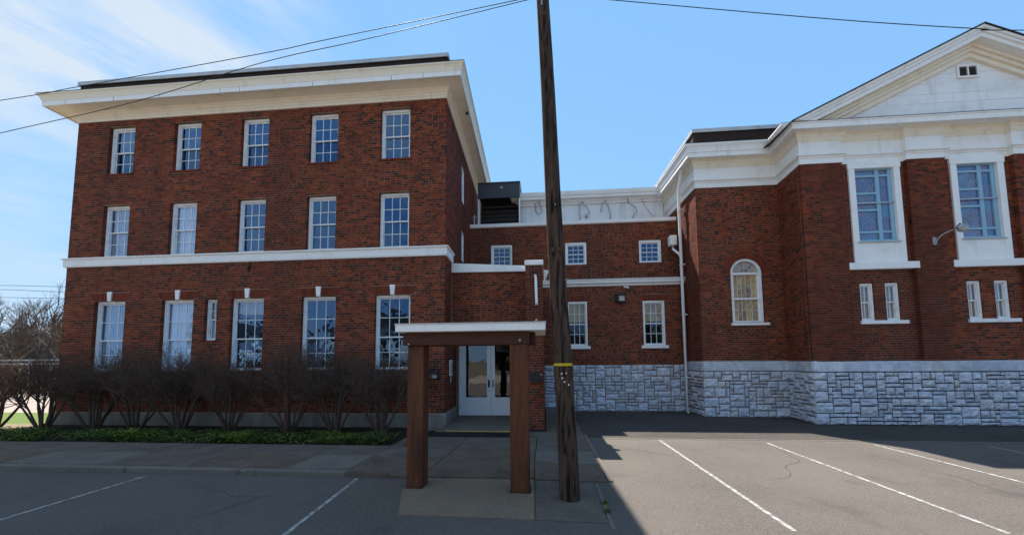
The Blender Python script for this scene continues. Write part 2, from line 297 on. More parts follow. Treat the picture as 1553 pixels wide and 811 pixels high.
# ------------------------------------------------------------------ brick walls
CH, BL, JT, BD = 0.0677, 0.172, 0.012, 0.105
class Bricks:
    """collects the bricks of one building: nearest full bricks become parts, the rest one joined part"""
    def __init__(s): s.full = []; s.rest = []
    def wall(s, P0, th, Lw, z0, z1, holes=(), voids=(), arches=(), face=0.0, start=0.0, ends=(0, 0), z_ref=0.0, near=True):
        """local x along the wall, y inwards; holes/voids (x0,x1,z0,z1); arches (xc,zc,r) bricks only"""
        T = rotmap(P0, th); rnd = random.Random(hash((round(P0[0], 2), round(P0[1], 2), round(z0, 2))) & 0xffff)
        k0 = math.floor((z0 - z_ref) / CH + 1e-6); k1 = math.ceil((z1 - z_ref) / CH - 1e-6)
        for k in range(k0, k1):
            a = max(z_ref + k * CH, z0) + JT / 2; b = min(z_ref + (k + 1) * CH, z1) - JT / 2
            if b - a < .012: continue
            zm = (a + b) / 2
            spans = [(ends[0], Lw - ends[1])]
            cuts = [(h[0], h[1]) for h in list(holes) + list(voids) if h[2] < zm < h[3]]
            for xc, zc, r in arches:
                if zc <= zm < zc + r:
                    w = math.sqrt(r * r - (zm - zc) ** 2); cuts.append((xc - w, xc + w))
            for c0, c1 in cuts:
                ns = []
                for p, q in spans:
                    if c1 <= p or c0 >= q: ns.append((p, q))
                    else:
                        if c0 - p > .015: ns.append((p, c0))
                        if q - c1 > .015: ns.append((c1, q))
                spans = ns
            off = start + (BL / 2 if k % 2 else 0) + rnd.uniform(-.018, .018)
            for p, q in spans:
                x = p; i = math.floor((p - off) / BL)
                edges = [p]; e = off + (i + 1) * BL
                while e < q - .04:
                    if e - edges[-1] > .045: edges.append(e)
                    if rnd.random() < .07 and e + BL / 2 < q - .04: e += BL / 2
                    else: e += BL
                edges.append(q)
                for e0, e1 in zip(edges[:-1], edges[1:]):
                    l0 = e0 + (JT / 2 if e0 > p + 1e-6 else 0) ; l1 = e1 - (JT / 2 if e1 < q - 1e-6 else 0)
                    d = face + rnd.uniform(-.0022, .0012)
                    rec = (T, l0, l1, a, b, d, th)
                    is_full = near and abs((l1 - l0) - (BL - JT)) < .004 and b - a > CH - JT - .002 and p + 1e-6 < e0 and e1 < q - 1e-6
                    (s.full if is_full else s.rest).append(rec)
    def finish(s, parent, cull=True, m='brick'):
        base = Vector(parent.location)
        def key(r):
            P = Vector(r[0]((r[1] + r[2]) / 2, 0, (r[3] + r[4]) / 2)) - EYE
            fr = abs(r[6]) < .3
            u = P.x / P.y
            vis = -1.5 < u < 1.25 and (P.z / P.y) < .95 and fr
            return P.length if vis else 1e6
        s.full.sort(key=key)
        single, rest = s.full[:300], s.full[300:] + s.rest
        me = mesh('brick', *boxgeo(0, BL - JT, 0, BD, 0, CH - JT), m)
        for T, l0, l1, a, b, d, th in single:
            P = Vector(T(l0, d, a)) - base
            link('brick', me, parent, P, th)
        n = len(rest); V = np.empty((n, 8, 3)); 
        for i, (T, l0, l1, a, b, d, th) in enumerate(rest):
            p00 = T(l0, d, a); p10 = T(l1, d, a); p01 = T(l0, d + BD, a); p11 = T(l1, d + BD, a)
            V[i, :4] = (p00, p10, p11, p01); V[i, 4:] = V[i, :4]; V[i, 4:, 2] = b
        V -= np.array(base)
        Fq = np.array([(0, 3, 2, 1), (4, 5, 6, 7), (0, 1, 5, 4), (1, 2, 6, 5), (3, 0, 4, 7)])
        F = (Fq[None] + 8 * np.arange(n)[:, None, None]).reshape(-1, 4)
        link('brickwork', mesh('brickwork', V.reshape(-1, 3), F.tolist(), m), parent, kind='stuff')
def boxgeo(*a):
    b = MB(); b.box(*a); return b.V, b.F
def backing(P0, th, Lw, z0, z1, holes, mb, depth=.0035, thick=.25):
    """mortar sheet with real holes, reveals and an inner face"""
    T = rotmap(P0, th)
    xs = sorted({0, Lw, *[min(max(v, 0), Lw) for h in holes for v in h[:2]]}); zs = sorted({z0, z1, *[min(max(v, z0), z1) for h in holes for v in h[2:4]]})
    for x0, x1 in zip(xs[:-1], xs[1:]):
        for a, b in zip(zs[:-1], zs[1:]):
            xm, zm = (x0 + x1) / 2, (a + b) / 2
            if any(h[0] < xm < h[1] and h[2] < zm < h[3] for h in holes): continue
            mb.add([T(x0, depth, a), T(x1, depth, a), T(x1, depth, b), T(x0, depth, b)], [(0, 1, 2, 3)])
    for h in holes:
        if len(h) > 4: continue
        x0, x1, a, b = h[:4]; e = .007
        x0 -= e; x1 += e; a2 = a - e; b2 = b + e
        y0, y1 = depth + .001, thick
        for p, q in (((x0, a2), (x0, b2)), ((x1, b2), (x1, a2)), ((x0, b2), (x1, b2)), ((x1, a2), (x0, a2))):
            mb.add([T(p[0], y0, p[1]), T(p[0], y1, p[1]), T(q[0], y1, q[1]), T(q[0], y0, q[1])], [(0, 1, 2, 3)])

# ------------------------------------------------------------------ windows
CACHE = {}
def cached(key, fn):
    if key not in CACHE: CACHE[key] = fn()
    return CACHE[key]
def window(parent, P, th, w, h, meet=.5, nx=3, rows=(2, 2), rec=.115, blind=None, sill=None, fr=.058, glassm='glass', paint='whitewin', label=None, head=.0, lower=None):
    """double hung window: frame (part) > sashes, panes, blind, sill. Local x centred, y inwards, z from bottom"""
    base = parent.location
    loc = Vector(P) - Vector(base)
    def mk_frame():
        b = MB(); x = w / 2
        b.bbox(-x, -x + fr, rec - .02, rec + .10, 0, h); b.bbox(x - fr, x, rec - .02, rec + .10, 0, h)
        b.bbox(-x + fr, x - fr, rec - .026, rec + .10, h - fr * 1.15 - head, h - .001); b.bbox(-x + fr, x - fr, rec - .024, rec + .10, .001, fr * .7)
        b.box(-x + fr, -x + fr + .018, rec + .015, rec + .03, fr * .7, h - fr * 1.15 - head); b.box(x - fr - .018, x - fr, rec + .015, rec + .03, fr * .7, h - fr * 1.15 - head)
        return mesh('window', b.V, b.F, paint)
    win = link('window', cached(('wf', w, h, rec, fr, paint, head), mk_frame), parent, loc, th)
    if label: win['label'] = label
    zi0, zi1 = fr * .7, h - fr * 1.15 - head; xi = w / 2 - fr; zm = zi0 + (zi1 - zi0) * meet
    for which, (a, b_, y, nr) in enumerate(((zm - .02, zi1, rec + .032, rows[0]), (zi0, zm + .02, rec + .062, rows[1]))):
        st = .033; mu = .0085
        gx0, gx1, gz0, gz1 = -xi + st, xi - st, a + st, b_ - st
        def mk_sash(a=a, b_=b_, y=y, nr=nr):
            s = MB(); s.box(-xi, -xi + st, y, y + .03, a, b_); s.box(xi - st, xi, y, y + .03, a, b_)
            s.box(-xi + st, xi - st, y + .001, y + .029, a, a + st); s.box(-xi + st, xi - st, y + .001, y + .029, b_ - st, b_)
            for i in range(1, nx):
                x = gx0 + (gx1 - gx0) * i / nx; s.box(x - mu, x + mu, y + .004, y + .026, gz0, gz1)
            for j in range(1, nr):
                z = gz0 + (gz1 - gz0) * j / nr; s.box(gx0, gx1, y + .0055, y + .0245, z - mu, z + mu)
            return mesh('sash', s.V, s.F, paint)
        link('sash', cached(('sash', w, h, rec, fr, meet, nx, rows, which, paint, head), mk_sash), win)
        pw, ph = (gx1 - gx0) / nx, (gz1 - gz0) / nr
        gm = lower if (lower and which) else glassm
        pm = cached(('pane', round(pw, 4), round(ph, 4), gm), lambda: mesh('pane', [(0, 0, 0), (pw, 0, 0), (pw, 0, ph), (0, 0, ph)], [(0, 1, 2, 3)], gm))
        for i in range(nx):
            for j in range(nr):
                link('pane', pm, win, (gx0 + i * pw, y + .015, gz0 + j * ph))
    if blind:
        z0b = zi0 if blind[1] >= 1 else zi1 - (zi1 - zi0) * blind[1]
        def mk_blind():
            s = MB(); nn = 24
            for i in range(nn):
                x0 = -xi + 2 * xi * i / nn; x1 = -xi + 2 * xi * (i + 1) / nn
                d0 = .012 * math.sin(i * 1.9); d1 = .012 * math.sin((i + 1) * 1.9)
                s.add([(x0, rec + .115 + d0, z0b), (x1, rec + .115 + d1, z0b), (x1, rec + .115 + d1, zi1), (x0, rec + .115 + d0, zi1)], [(0, 1, 2, 3)])
            return mesh('blind', s.V, s.F, blind[0])
        link('blind', cached(('blind', w, h, blind), mk_blind), win)
    if sill == 'brick':
        def mk_sill():
            s = MB(); n = max(3, round((w + .1) / .075)); x0 = -(w + .1) / 2; dx = (w + .1) / n
            for i in range(n): s.box(x0 + i * dx + .004, x0 + (i + 1) * dx - .004, -.035 + R_.uniform(-.003, .003), rec, -.068, -.004)
            return mesh('brick_sill', s.V, s.F, 'arch')
        link('brick_sill', cached(('bs', w), mk_sill), win, kind='stuff')
    elif sill == 'white':
        link('sill', cached(('ws', w), lambda: mesh('sill', *(lambda s: (s.V, s.F))(MB().bbox(-w / 2 - .09, w / 2 + .09, -.05, rec + .05, -.11, -.003)), 'white')), win)
    return win
def jack_arch(parent, P, w, hh=.235, splay=.06, key=True):
    base = Vector(parent.location); loc = Vector(P) - base
    def mk():
        s = MB(); n = round((w + .24) / .072); W0 = (w + .2) / 2; W1 = W0 + splay
        for i in range(n):
            t0, t1 = i / n, (i + 1) / n; g = .004
            xa, xb, xc, xd = -W0 + 2 * W0 * t0 + g, -W0 + 2 * W0 * t1 - g, -W1 + 2 * W1 * t1 - g, -W1 + 2 * W1 * t0 + g
            if key and -.075 < (xa + xb) / 2 < .075: continue
            s.prism([(xa, .004), (xb, .004), (xc, hh), (xd, hh)], -.003 + R_.uniform(-.003, .002), .11)
        return mesh('jack_arch', s.V, s.F, 'arch')
    if not key: return link('jack_arch', cached(('ja', w, key), mk), parent, loc, kind='stuff')
    full = cached(('ja', w, key), mk)
    def half(sgn):
        V = [tuple(v.co) for v in full.vertices]; F = [tuple(p.vertices) for p in full.polygons if sum(V[i][0] for i in p.vertices) * sgn > 0]
        return mesh('jack_arch', V, F, 'arch')
    for sgn in (-1, 1):
        ja = link('jack_arch', cached(('jah', w, sgn), lambda: half(sgn)), parent, loc, kind='stuff')
    if key:
        link('keystone', cached('key', lambda: mesh('keystone', *(lambda s: (s.V, s.F))(MB().prism([(-.05, -.012), (.05, -.012), (.078, hh + .035), (-.078, hh + .035)], -.035, .1)), 'white')), ja)

# ================================================================== LEFT BUILDING
XL0, XL1, YF = -14.45, -2.69, 9.88
LB = thing('brick_building', 'three storey red brick building with white cornice and sash windows behind the hedge', 'building', (-8.5, YF, 0))
lbase = Vector(LB.location)
def lbw(mb, name, m, **k): return mb.build(name, m, LB, -lbase, **k)
BK = Bricks()
XB, YB = -2.93, 16.2        # rear end of the right-hand side wall
thR = math.atan2(YB - YF, XB - XL1)
lenR = math.hypot(YB - YF, XB - XL1)
cols = [-12.91, -10.70, -8.51, -6.35, -4.18]
def rl(x0, x1, z0, z1): return (x0 - XL0, x1 - XL0, z0, z1)
holes = []; voids = []
for c in cols:
    holes += [rl(c - .44, c + .44, 7.65, 9.17), rl(c - .44, c + .44, 5.07, 6.66), rl(c - .51, c + .51, 1.62, 3.71)]
    voids += [rl(c - .64, c + .64, 3.71, 3.955), rl(c - .49, c + .49, 7.58, 7.65)]
holes.append(rl(-9.83, -9.45, 2.5, 3.70)); voids.append(rl(-9.9, -9.38, 2.43, 2.5))
mb = MB()
backing((XL0, YF), 0, XL1 - XL0, .42, 9.45, holes, mb)
sideholes = [(2.45, 3.05, 7.45, 8.75), (2.45, 3.0, 5.3, 6.42)]
backing((XL1, YF), thR, lenR, .42, 9.45, sideholes, mb)
mb.add([(XL0, YF + .01, 0), (XL0, 20, 0), (XL0, 20, 9.45), (XL0, YF + .01, 9.45)], [(0, 1, 2, 3)])
mb.add([(XL0, 20, 0), (XB, 20, 0), (XB, 20, 9.45), (XL0, 20, 9.45)], [(0, 1, 2, 3)])
mb.add([(XB, YB, 0), (XB, 20, 0), (XB, 20, 9.45), (XB, YB, 9.45)], [(0, 1, 2, 3)])
lbw(mb, 'wall', 'mortar')
BK.wall((XL0, YF), 0, XL1 - XL0, .45, 9.42, holes, voids, z_ref=.45)
BK.wall((XL1, YF), thR, lenR, .45, 9.42, sideholes, ends=(BD + .006, 0), z_ref=.45, near=False)
# inner room shell, dark
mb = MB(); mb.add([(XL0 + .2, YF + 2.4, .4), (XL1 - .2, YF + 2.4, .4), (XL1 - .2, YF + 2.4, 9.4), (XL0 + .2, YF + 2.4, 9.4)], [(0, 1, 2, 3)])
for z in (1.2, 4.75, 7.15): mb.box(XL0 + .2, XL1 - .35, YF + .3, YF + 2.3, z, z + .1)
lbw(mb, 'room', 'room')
# plinth
PR = [(XL0, 19.9), (XL0, YF), (XL1, YF), (XL1 + (XB - XL1) * .26, YF + (YB - YF) * .26)]
lbw(MB().sweep(PR, [(-.1, 0), (.06, 0), (.06, .41), (.045, .45), (-.1, .45)]), 'plinth', 'plinth')
# belt course
PATH = [(XL0, 19.9), (XL0, YF), (XL1, YF), (XB, YB)]
PATHb = [(XL0, 19.9), (XL0, YF), (XL1, YF), (XL1 + (XB - XL1) * .13, YF + (YB - YF) * .13)]
lbw(MB().sweep(PATHb, [(-.05, 4.765), (.045, 4.765), (.06, 4.80), (.06, 4.98), (.10, 5.0), (.10, 5.035), (.0, 5.06), (-.05, 5.06)]), 'belt_course', 'white')
# cornice: frieze with mouldings, soffit and fascia, crown
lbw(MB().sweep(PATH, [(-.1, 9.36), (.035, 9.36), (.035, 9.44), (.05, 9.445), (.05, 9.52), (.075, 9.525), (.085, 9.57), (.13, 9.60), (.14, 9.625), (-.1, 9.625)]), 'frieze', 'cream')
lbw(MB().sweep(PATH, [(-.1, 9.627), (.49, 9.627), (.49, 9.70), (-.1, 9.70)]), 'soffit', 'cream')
lbw(MB().sweep(PATH, [(.492, 9.60), (.53, 9.60), (.53, 9.735), (.492, 9.735)]), 'fascia', 'white')
lbw(MB().sweep(PATH, [(-.1, 9.702), (.49, 9.702), (.49, 9.734), (-.1, 9.734)]), 'cornice_core', 'white')
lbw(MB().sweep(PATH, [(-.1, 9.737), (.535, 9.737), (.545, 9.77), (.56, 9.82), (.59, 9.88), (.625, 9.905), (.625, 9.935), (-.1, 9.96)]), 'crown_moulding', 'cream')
lbw(MB().sweep(PATH, [(-.1, 9.962), (.63, 9.938), (.635, 9.95), (-.1, 9.985)]), 'drip_edge', 'black')
PP = [(XL0 - .04, 19.9), (XL0 - .04, YF + .0), (XL1 + .02, YF + .0), (XB + .02, YB)]
lbw(MB().sweep(PP, [(-.3, 9.95), (0, 9.95), (0, 10.62), (-.3, 10.62)]), 'parapet', 'darkbrick')
lbw(MB().sweep(PP, [(-.34, 10.60), (-.30, 10.622), (.0, 10.622), (.035, 10.60), (.05, 10.60), (.05, 10.715), (-.34, 10.725)]), 'coping', 'metalcap')
mb = MB(); mb.add([(XL0, YF, 10.2), (XL1 - .05, YF, 10.2), (XB - .05, YB, 10.2), (XB - .05, 20, 10.2), (XL0, 20, 10.2)], [(0, 1, 2, 3, 4)])
lbw(mb, 'flat_roof', 'roof')
b3 = {0: None, 1: None, 2: None, 3: None, 4: None}
b2 = {0: ('curtain', 1), 1: ('blind', 1), 2: None, 3: None, 4: None}
b1 = {0: ('curtain', 1), 1: ('blind', 1), 2: ('curtain', .2), 3: None, 4: None}
for i, c in enumerate(cols):
    window(LB, (c, YF, 7.65), 0, .88, 1.52, blind=b3[i], sill='brick', lower='darkglass' if i < 4 else None)
    window(LB, (c, YF, 5.07), 0, .88, 1.59, blind=b2[i])
    window(LB, (c, YF, 1.62), 0, 1.02, 2.09, meet=.44, blind=b1[i])
    jack_arch(LB, (c, YF, 3.715), 1.02)
window(LB, (-9.64, YF, 2.5), 0, .38, 1.2, meet=.52, nx=2, rows=(2, 1), blind=('blind', 1), sill='brick', fr=.05)
ux, uy = math.cos(thR), math.sin(thR)
for (a, b, z0, z1) in sideholes:
    window(LB, (XL1 + ux * (a + b) / 2, YF + uy * (a + b) / 2, z0), thR, round(b - a, 3), round(z1 - z0, 3), nx=2, rec=.05)
# small soffit spot and hanging bracket under the belt
lbw(MB().tube([(-2.3, 10.9, 9.63), (-2.3, 10.9, 9.57)], [.03, .045], 10), 'soffit_spotlight', 'black')
lbw(MB().box(-8.52, -8.47, YF - .05, YF + .01, 4.60, 4.75).box(-8.505, -8.485, YF - .08, YF - .01, 4.45, 4.62), 'wall_bracket', 'rust')
# ---- recessed entrance (vestibule)
YV, YP, YD = 10.68, 9.75, 11.5
XP0, XP1 = -.46, 0.0
def bxl(x): return x
mb = MB()
backing((XL1 - .05, YV), 0, XP0 - XL1 + .1, 2.75, 4.5, [], mb)                 # wall above the porch
mb.add([(XL1 - .05, YV + .01, 2.75), (XP0 + .05, YV + .01, 2.75), (XP0 + .05, YD, 2.75), (XL1 - .05, YD, 2.75)], [(0, 1, 2, 3)])
backing((XL1 - .1, YD), 0, XP0 - XL1 + .2, 0, 2.75, [(.14, 2.12, .1, 2.46)], mb)
backing((XP0, YP), 0, XP1 - XP0, 0, 4.4, [], mb)                               # pier
mb.add([(XP0 + .008, YP + .01, 0), (XP0 + .008, YD, 0), (XP0 + .008, YD, 4.4), (XP0 + .008, YP + .01, 4.4)], [(3, 2, 1, 0)])
mb.add([(XP1 - .008, YP + .01, 0), (XP1 - .008, 13.9, 0), (XP1 - .008, 13.9, 4.4), (XP1 - .008, YP + .01, 4.4)], [(0, 1, 2, 3)])
mb.add([(XL1 - .1, YV, 4.46), (XP1 - .01, YV, 4.40), (XP1 - .01, 14.1, 4.55), (XL1 - .1, 14.1, 4.6)], [(0, 1, 2, 3)])
lbw(mb, 'porch_wall', 'mortar')
BK.wall((XL1 + .006, YV), 0, XP0 - XL1 - .006, 2.75, 4.47, z_ref=.45)
BK.wall((XL1 - .0, YD), 0, .09, .1, 2.75, z_ref=.45)
BK.wall((XP0, YP), 0, XP1 - XP0, .02, 4.39, z_ref=.45)
BK.wall((XP1, YP), math.pi / 2, 3.9, .02, 4.39, ends=(BD + .006, 0), z_ref=.45, near=False)
BK.wall((XP0, YD), -math.pi / 2, YD - YP, .02, 4.39, ends=(0, BD + .006), z_ref=.45, near=False)
lbw(MB().prism([(XL1 + .001, 4.465), (XP0 - .001, 4.44), (XP0 - .001, 4.60), (XL1 + .001, 4.74)], YV - .09, YV + .05), 'porch_fascia', 'white')
lbw(MB().bbox(XP0 - .02, XP1 + .02, YP - .03, YP + 1.2, 4.392, 4.52, .008), 'pier_cap', 'white')
lbw(MB().bbox(XP0 - .0, XP1 + .03, YP - .05, YP - .005, .0, .07, .008), 'pier_base', 'black')
for xj in (-14.2, -12.6, -11.1, -9.2, -8.6, -6.4, -4.1, -3.2):
    lbw(MB().box(xj, xj + .012, YF - .5315, YF - .529, 9.602, 9.735), 'joint', 'plinth')
    # MB().prism([(x2, 9.745), (x2 + .010, 9.745), (x2 + .010, 9.93), (x2, 9.93)], YF - .632, YF - .55), 'joint', 'conc')
BK.finish(LB)
# platform and doors
pl = MB(); pl.bbox(-2.66, XP0 - .01, 8.95, YD + .1, .0, .15, .01)
pf = lbw(pl, 'porch_platform', 'conc_blue')
MB().bbox(-2.40, XP0 - .03, 8.955, 9.03, .15, .155, .001).build('step_edge', 'yellow', pf)
MB().box(-2.66, XP0 - .012, 8.944, 8.949, .0, .135).build('riser', 'black', pf)
mb = MB(); x0, x1 = -2.64, -.66
mb.bbox(x0 - .02, x0 + .03, YD - .06, YD + .1, .152, 2.46); mb.bbox(x1 - .03, x1 + .02, YD - .06, YD + .1, .152, 2.46); mb.bbox(x0 + .03, x1 - .03, YD - .06, YD + .1, 2.40, 2.46)
lbw(mb, 'door_frame', 'doorpaint')
lbw(MB().box(x0 - .2, x1 + .3, YD + .9, YD + .92, .15, 2.7).box(x0 - .2, x1 + .3, YD + .08, YD + .9, 2.5, 2.55), 'lobby', 'room')
def leaf(xa, xb, side):
    w = xb - xa; gx0, gx1, g0, g1 = .17, w - .12, .72, 2.33
    if side: gx0, gx1 = .12, w - .17
    b = MB(); z0, z1 = .165, 2.395
    b.bbox(0, gx0, 0, .045, z0, z1, .004); b.bbox(gx1, w, 0, .045, z0, z1, .004); b.box(gx0, gx1, .001, .044, z0 + .001, g0); b.box(gx0, gx1, .001, .044, g1, z1 - .001)
    d = b.build('door', 'doorpaint', LB, Vector((xa, YD - .03, 0)) - lbase)
    MB().box(gx0 + .001, gx1 - .001, .02, .026, g0 + .001, g1 - .001).build('pane', 'doorglass', d)
    e = MB(); t = .014
    e.box(gx0 - t, gx0, -.006, .0, g0 - t, g1 + t); e.box(gx1, gx1 + t, -.006, .0, g0 - t, g1 + t); e.box(gx0, gx1, -.006, .0, g0 - t, g0); e.box(gx0, gx1, -.006, .0, g1, g1 + t)
    e.build('glazing_bead', 'doorpaint', d)
    hx = w - .06 if not side else .06
    h = MB(); h.bbox(hx - .028, hx + .028, -.012, .0, 1.02, 1.26, .004); h.tube([(hx, -.01, 1.05), (hx, -.055, 1.07), (hx, -.055, 1.21), (hx, -.01, 1.23)], .011, 8)
    h.build('handle', 'steel' if side else 'black', d)
    k = MB()
    for z in (1.36, .93): k.tube([(hx, -.0, z), (hx, -.016, z)], .022, 10)
    k.build('lock', 'steel', d)
    hg = MB()
    for z in (.4, 1.25, 2.1): hg.box(-.012 if not side else w - .006, .006 if not side else w + .012, -.012, .004, z, z + .11)
    hg.build('hinge', 'steel', d)
leaf(-2.608, -1.652, 0); leaf(-1.646, -.69, 1)

# ================================================================== CONNECTING WING
MWY, MUY = 13.72, 14.2
MW = thing('connecting_wing', 'low two storey brick wing with stone base linking the tall building and the church', 'building', (2.5, MWY, 0))
mbase = Vector(MW.location)
def mwb(mb, name, m, **k): return mb.build(name, m, MW, -mbase, **k)
MX1 = 5.10
mh = [(.87, 1.62, 2.36, 4.0), (3.62, 4.39, 2.36, 3.98)]
mv = [(.77, 1.72, 4.0, 4.24), (3.52, 4.49, 3.98, 4.22)]
UX0 = -2.86
uh = [(a - UX0, b - UX0, 5.52, 6.38) for a, b in ((-2.02, -1.18), (.89, 1.70), (3.68, 4.50))]
mb = MB(); backing((0, MWY), 0, MX1, 0, 4.8, mh, mb); backing((UX0, MUY), 0, 5.2 - UX0, 4.4, 7.15, uh, mb)
mb.add([(UX0, MUY, 7.1), (5.2, MUY, 7.1), (5.2, 15.4, 7.1), (UX0, 15.4, 7.1)], [(0, 1, 2, 3)])
mb.add([(UX0, 15.4, 0), (5.2, 15.4, 0), (5.2, 15.4, 7.1), (UX0, 15.4, 7.1)], [(0, 1, 2, 3)])
mwb(mb, 'wall', 'mortar')
BM = Bricks()
BM.wall((0, MWY), 0, MX1, 1.67, 4.56, mh, mv, z_ref=.45)
BM.wall((UX0, MUY), 0, 5.18 - UX0, 4.7, 7.14, uh, z_ref=.45)
BM.finish(MW)
mwb(MB().sweep([(.0, MWY), (MX1 + .04, MWY)], [(-.05, 4.555), (.05, 4.555), (.07, 4.61), (.13, 4.64), (.15, 4.66), (.15, 4.73), (.19, 4.745), (.19, 4.80), (-.05, 4.80)]), 'lower_cornice', 'white')
#, (MX1 + .04, MWY - .2, 4.804), (MX1 + .04, MUY, 4.90), (0, MUY, 4.90), (0, MWY - .2, 4.78), (MX1 + .04, MWY - .2, 4.78)], [(0, 1, 2, 3), (4, 5, 1, 0)]) or mb, 'flashing', 'flash') if False else None
mb = MB(); mb.add([(.0, MWY - .2, 4.806), (MX1 + .04, MWY - .2, 4.806), (MX1 + .04, MUY - .003, 4.93), (.0, MUY - .003, 4.93)], [(0, 1, 2, 3)]); mb.box(0, MX1 + .04, MWY - .205, MWY - .195, 4.79, 4.806)
mwb(mb, 'flashing', 'flash')
mwb(MB().sweep([(UX0, MUY), (5.1, MUY)], [(-.3, 7.10), (.03, 7.10), (.06, 7.13), (.06, 7.24), (-.3, 7.26)]), 'coping', 'white')
for (a, b, z0, z1) in mh: window(MW, ((a + b) / 2, MWY, z0), 0, round(b - a, 2), round(z1 - z0, 2), rec=.03, sill='white', blind=('tancurtain', .45), glassm='clearglass'); jack_arch(MW, ((a + b) / 2, MWY, z1 + .002), round(b - a, 2), .23, .0, key=False)
for (a, b, z0, z1) in uh: window(MW, ((a + b) / 2 + UX0, MUY, z0), 0, round(b - a, 2), round(z1 - z0, 2), rec=.03, fr=.075)
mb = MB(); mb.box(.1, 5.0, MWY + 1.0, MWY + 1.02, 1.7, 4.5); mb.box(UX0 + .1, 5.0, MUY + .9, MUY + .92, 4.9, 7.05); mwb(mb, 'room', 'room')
# rough ashlar
def stone_mesh(w, h, rnd, proud=.05):
    nx = 6 if w > .22 else 4; nz = 5 if h > .16 else 4
    V = []; F = []
    tilt = rnd.uniform(-.35, .35); tl2 = rnd.uniform(-.3, .3)
    for j in range(nz + 1):
        for i in range(nx + 1):
            e = i in (0, nx) or j in (0, nz)
            u, v = i / nx, j / nz
            # margins pulled inwards so the face breaks away from the joint
            x = w * u; z = h * v
            if e: y = rnd.uniform(-.004, .006); x += rnd.uniform(-.004, .004) ; z += rnd.uniform(-.004, .004)
            else:
                x += rnd.uniform(-.25, .25) * w / nx; z += rnd.uniform(-.25, .25) * h / nz
                y = -proud * (.55 + tilt * (u - .5) + tl2 * (v - .5) + rnd.uniform(-.38, .38))
            V.append((x, y, z))
    for j in range(nz):
        for i in range(nx):
            a = j * (nx + 1) + i; F.append((a, a + 1, a + nx + 2, a + nx + 1))
    n0 = len(V); V += [(0, .06, 0), (w, .06, 0), (w, .06, h), (0, .06, h)]
    top = nz * (nx + 1)
    F += [(n0, n0 + 1) + tuple(range(nx, -1, -1)), (n0 + 3,) + tuple(range(top, top + nx + 1)) + (n0 + 2,)]
    F += [(n0,) + tuple(j * (nx + 1) for j in range(nz + 1)) + (n0 + 3,), (n0 + 2,) + tuple(j * (nx + 1) + nx for j in range(nz, -1, -1)) + (n0 + 1,)]
    return mesh('stone', V, F, 'stone')
def ashlar(parent, P0, th, Lw, z0, z1, seed, ux_=.115, uz_=.105, corner=(False, False), proud=.065):
    base = Vector(parent.location); T = rotmap(P0, th); rnd = random.Random(seed)
    nx = max(2, round(Lw / ux_)); nz = round((z1 - z0) / uz_); dx = Lw / nx; dz = (z1 - z0) / nz; occ = [[0] * nx for _ in range(nz)]
    g = .014
    for j in range(nz):
        for i in range(nx):
            if occ[j][i]: continue
            w, h = rnd.choice([(2, 2), (3, 2), (4, 2), (3, 1), (4, 1), (2, 1), (3, 1), (1, 1), (3, 3), (4, 3), (2, 2), (4, 2), (2, 3), (3, 2)])
            if corner[0] and i == 0: w, h = ((4, 3) if (j // 3) % 2 else (3, 3))
            h = min(h, nz - j)
            if nz - j - h == 1 and h < 3: h += 1 if rnd.random() < .6 else 0
            ww = 1
            while ww < w and i + ww < nx and not occ[j][i + ww]: ww += 1
            if i + ww == nx - 1 and not occ[j][nx - 1]: ww += 1
            w = ww
            while h > 1 and any(occ[j + h - 1][i + q] for q in range(w)): h -= 1
            for a in range(h):
                for b in range(w): occ[j + a][i + b] = 1
            ja, jb = rnd.uniform(-.006, .006), rnd.uniform(-.006, .006)
            me = stone_mesh(w * dx - 2 * g, h * dz - 2 * g, rnd, proud)
            P = Vector(T(i * dx + g + ja * .4, -.0, z0 + j * dz + g + jb * .4)) - base
            link('stone', me, parent, P, th)
ashlar(MW, (.02, MWY), 0, 5.06, .0, 1.665, 3)
mwb(MB().box(0, MX1, MWY + .004, MWY + .05, 0, 1.668), 'stone_backing', 'stonejoint')

# ================================================================== CHURCH
YR, YPI, YA = 11.30, 11.18, 12.45
CX0, CXA, CX1, CXE = 5.12, 7.72, 7.60, 17.16
CH_ = thing('church', 'red brick church with white gabled pediment, stained glass windows and rough stone base', 'church', (10, YR, 0))
cbase = Vector(CH_.location)
def chb(mb, name, m, **k): return mb.build(name, m, CH_, -cbase, **k)
flank = [(4.95, 20.0), (CX0, YA)]
retL = math.hypot(CXA - CX1, YA - YPI); thT = math.atan2(YPI - YA, CX1 - CXA)
pil = [(7.6, 8.75), (10.5, 11.5), (13.26, 14.26), (16.01, CXE)]
AX, AW, AZ0, AZS = 6.60, .49, 3.0, 4.62   # arched window: centre, half width, sill, spring
arch_hole = [(AX - AW - CX0, AX + AW - CX0, AZ0, AZS + .001, 1)]
for k in range(9):
    za = AZS + AW * k / 9; zb = AZS + AW * (k + 1) / 9; w = math.sqrt(max(0, (AW + .06) ** 2 - (zb - AZS) ** 2)); w = min(w, AW + .03)
    arch_hole.append((AX - w - CX0, AX + w - CX0, za, zb, 1))
big = [(9.72, .60), (12.40, .70)]
fh = []; fv = []
bigwins = [(8.97, 10.36, 4.56, 7.5), (11.69, 13.08, 4.56, 7.5)]
smalls = [(9.07, 9.43, 2.91, 3.98), (9.74, 10.10, 2.91, 3.98), (11.86, 12.22, 2.91, 3.98), (12.56, 12.92, 2.91, 3.98)]
for a in bigwins: fh.append((a[0] - CX1, a[1] - CX1, a[2], a[3]))
for a in smalls: fh.append((a[0] - CX1, a[1] - CX1, a[2], a[3]))
def mirrored(a): return a
mb = MB()
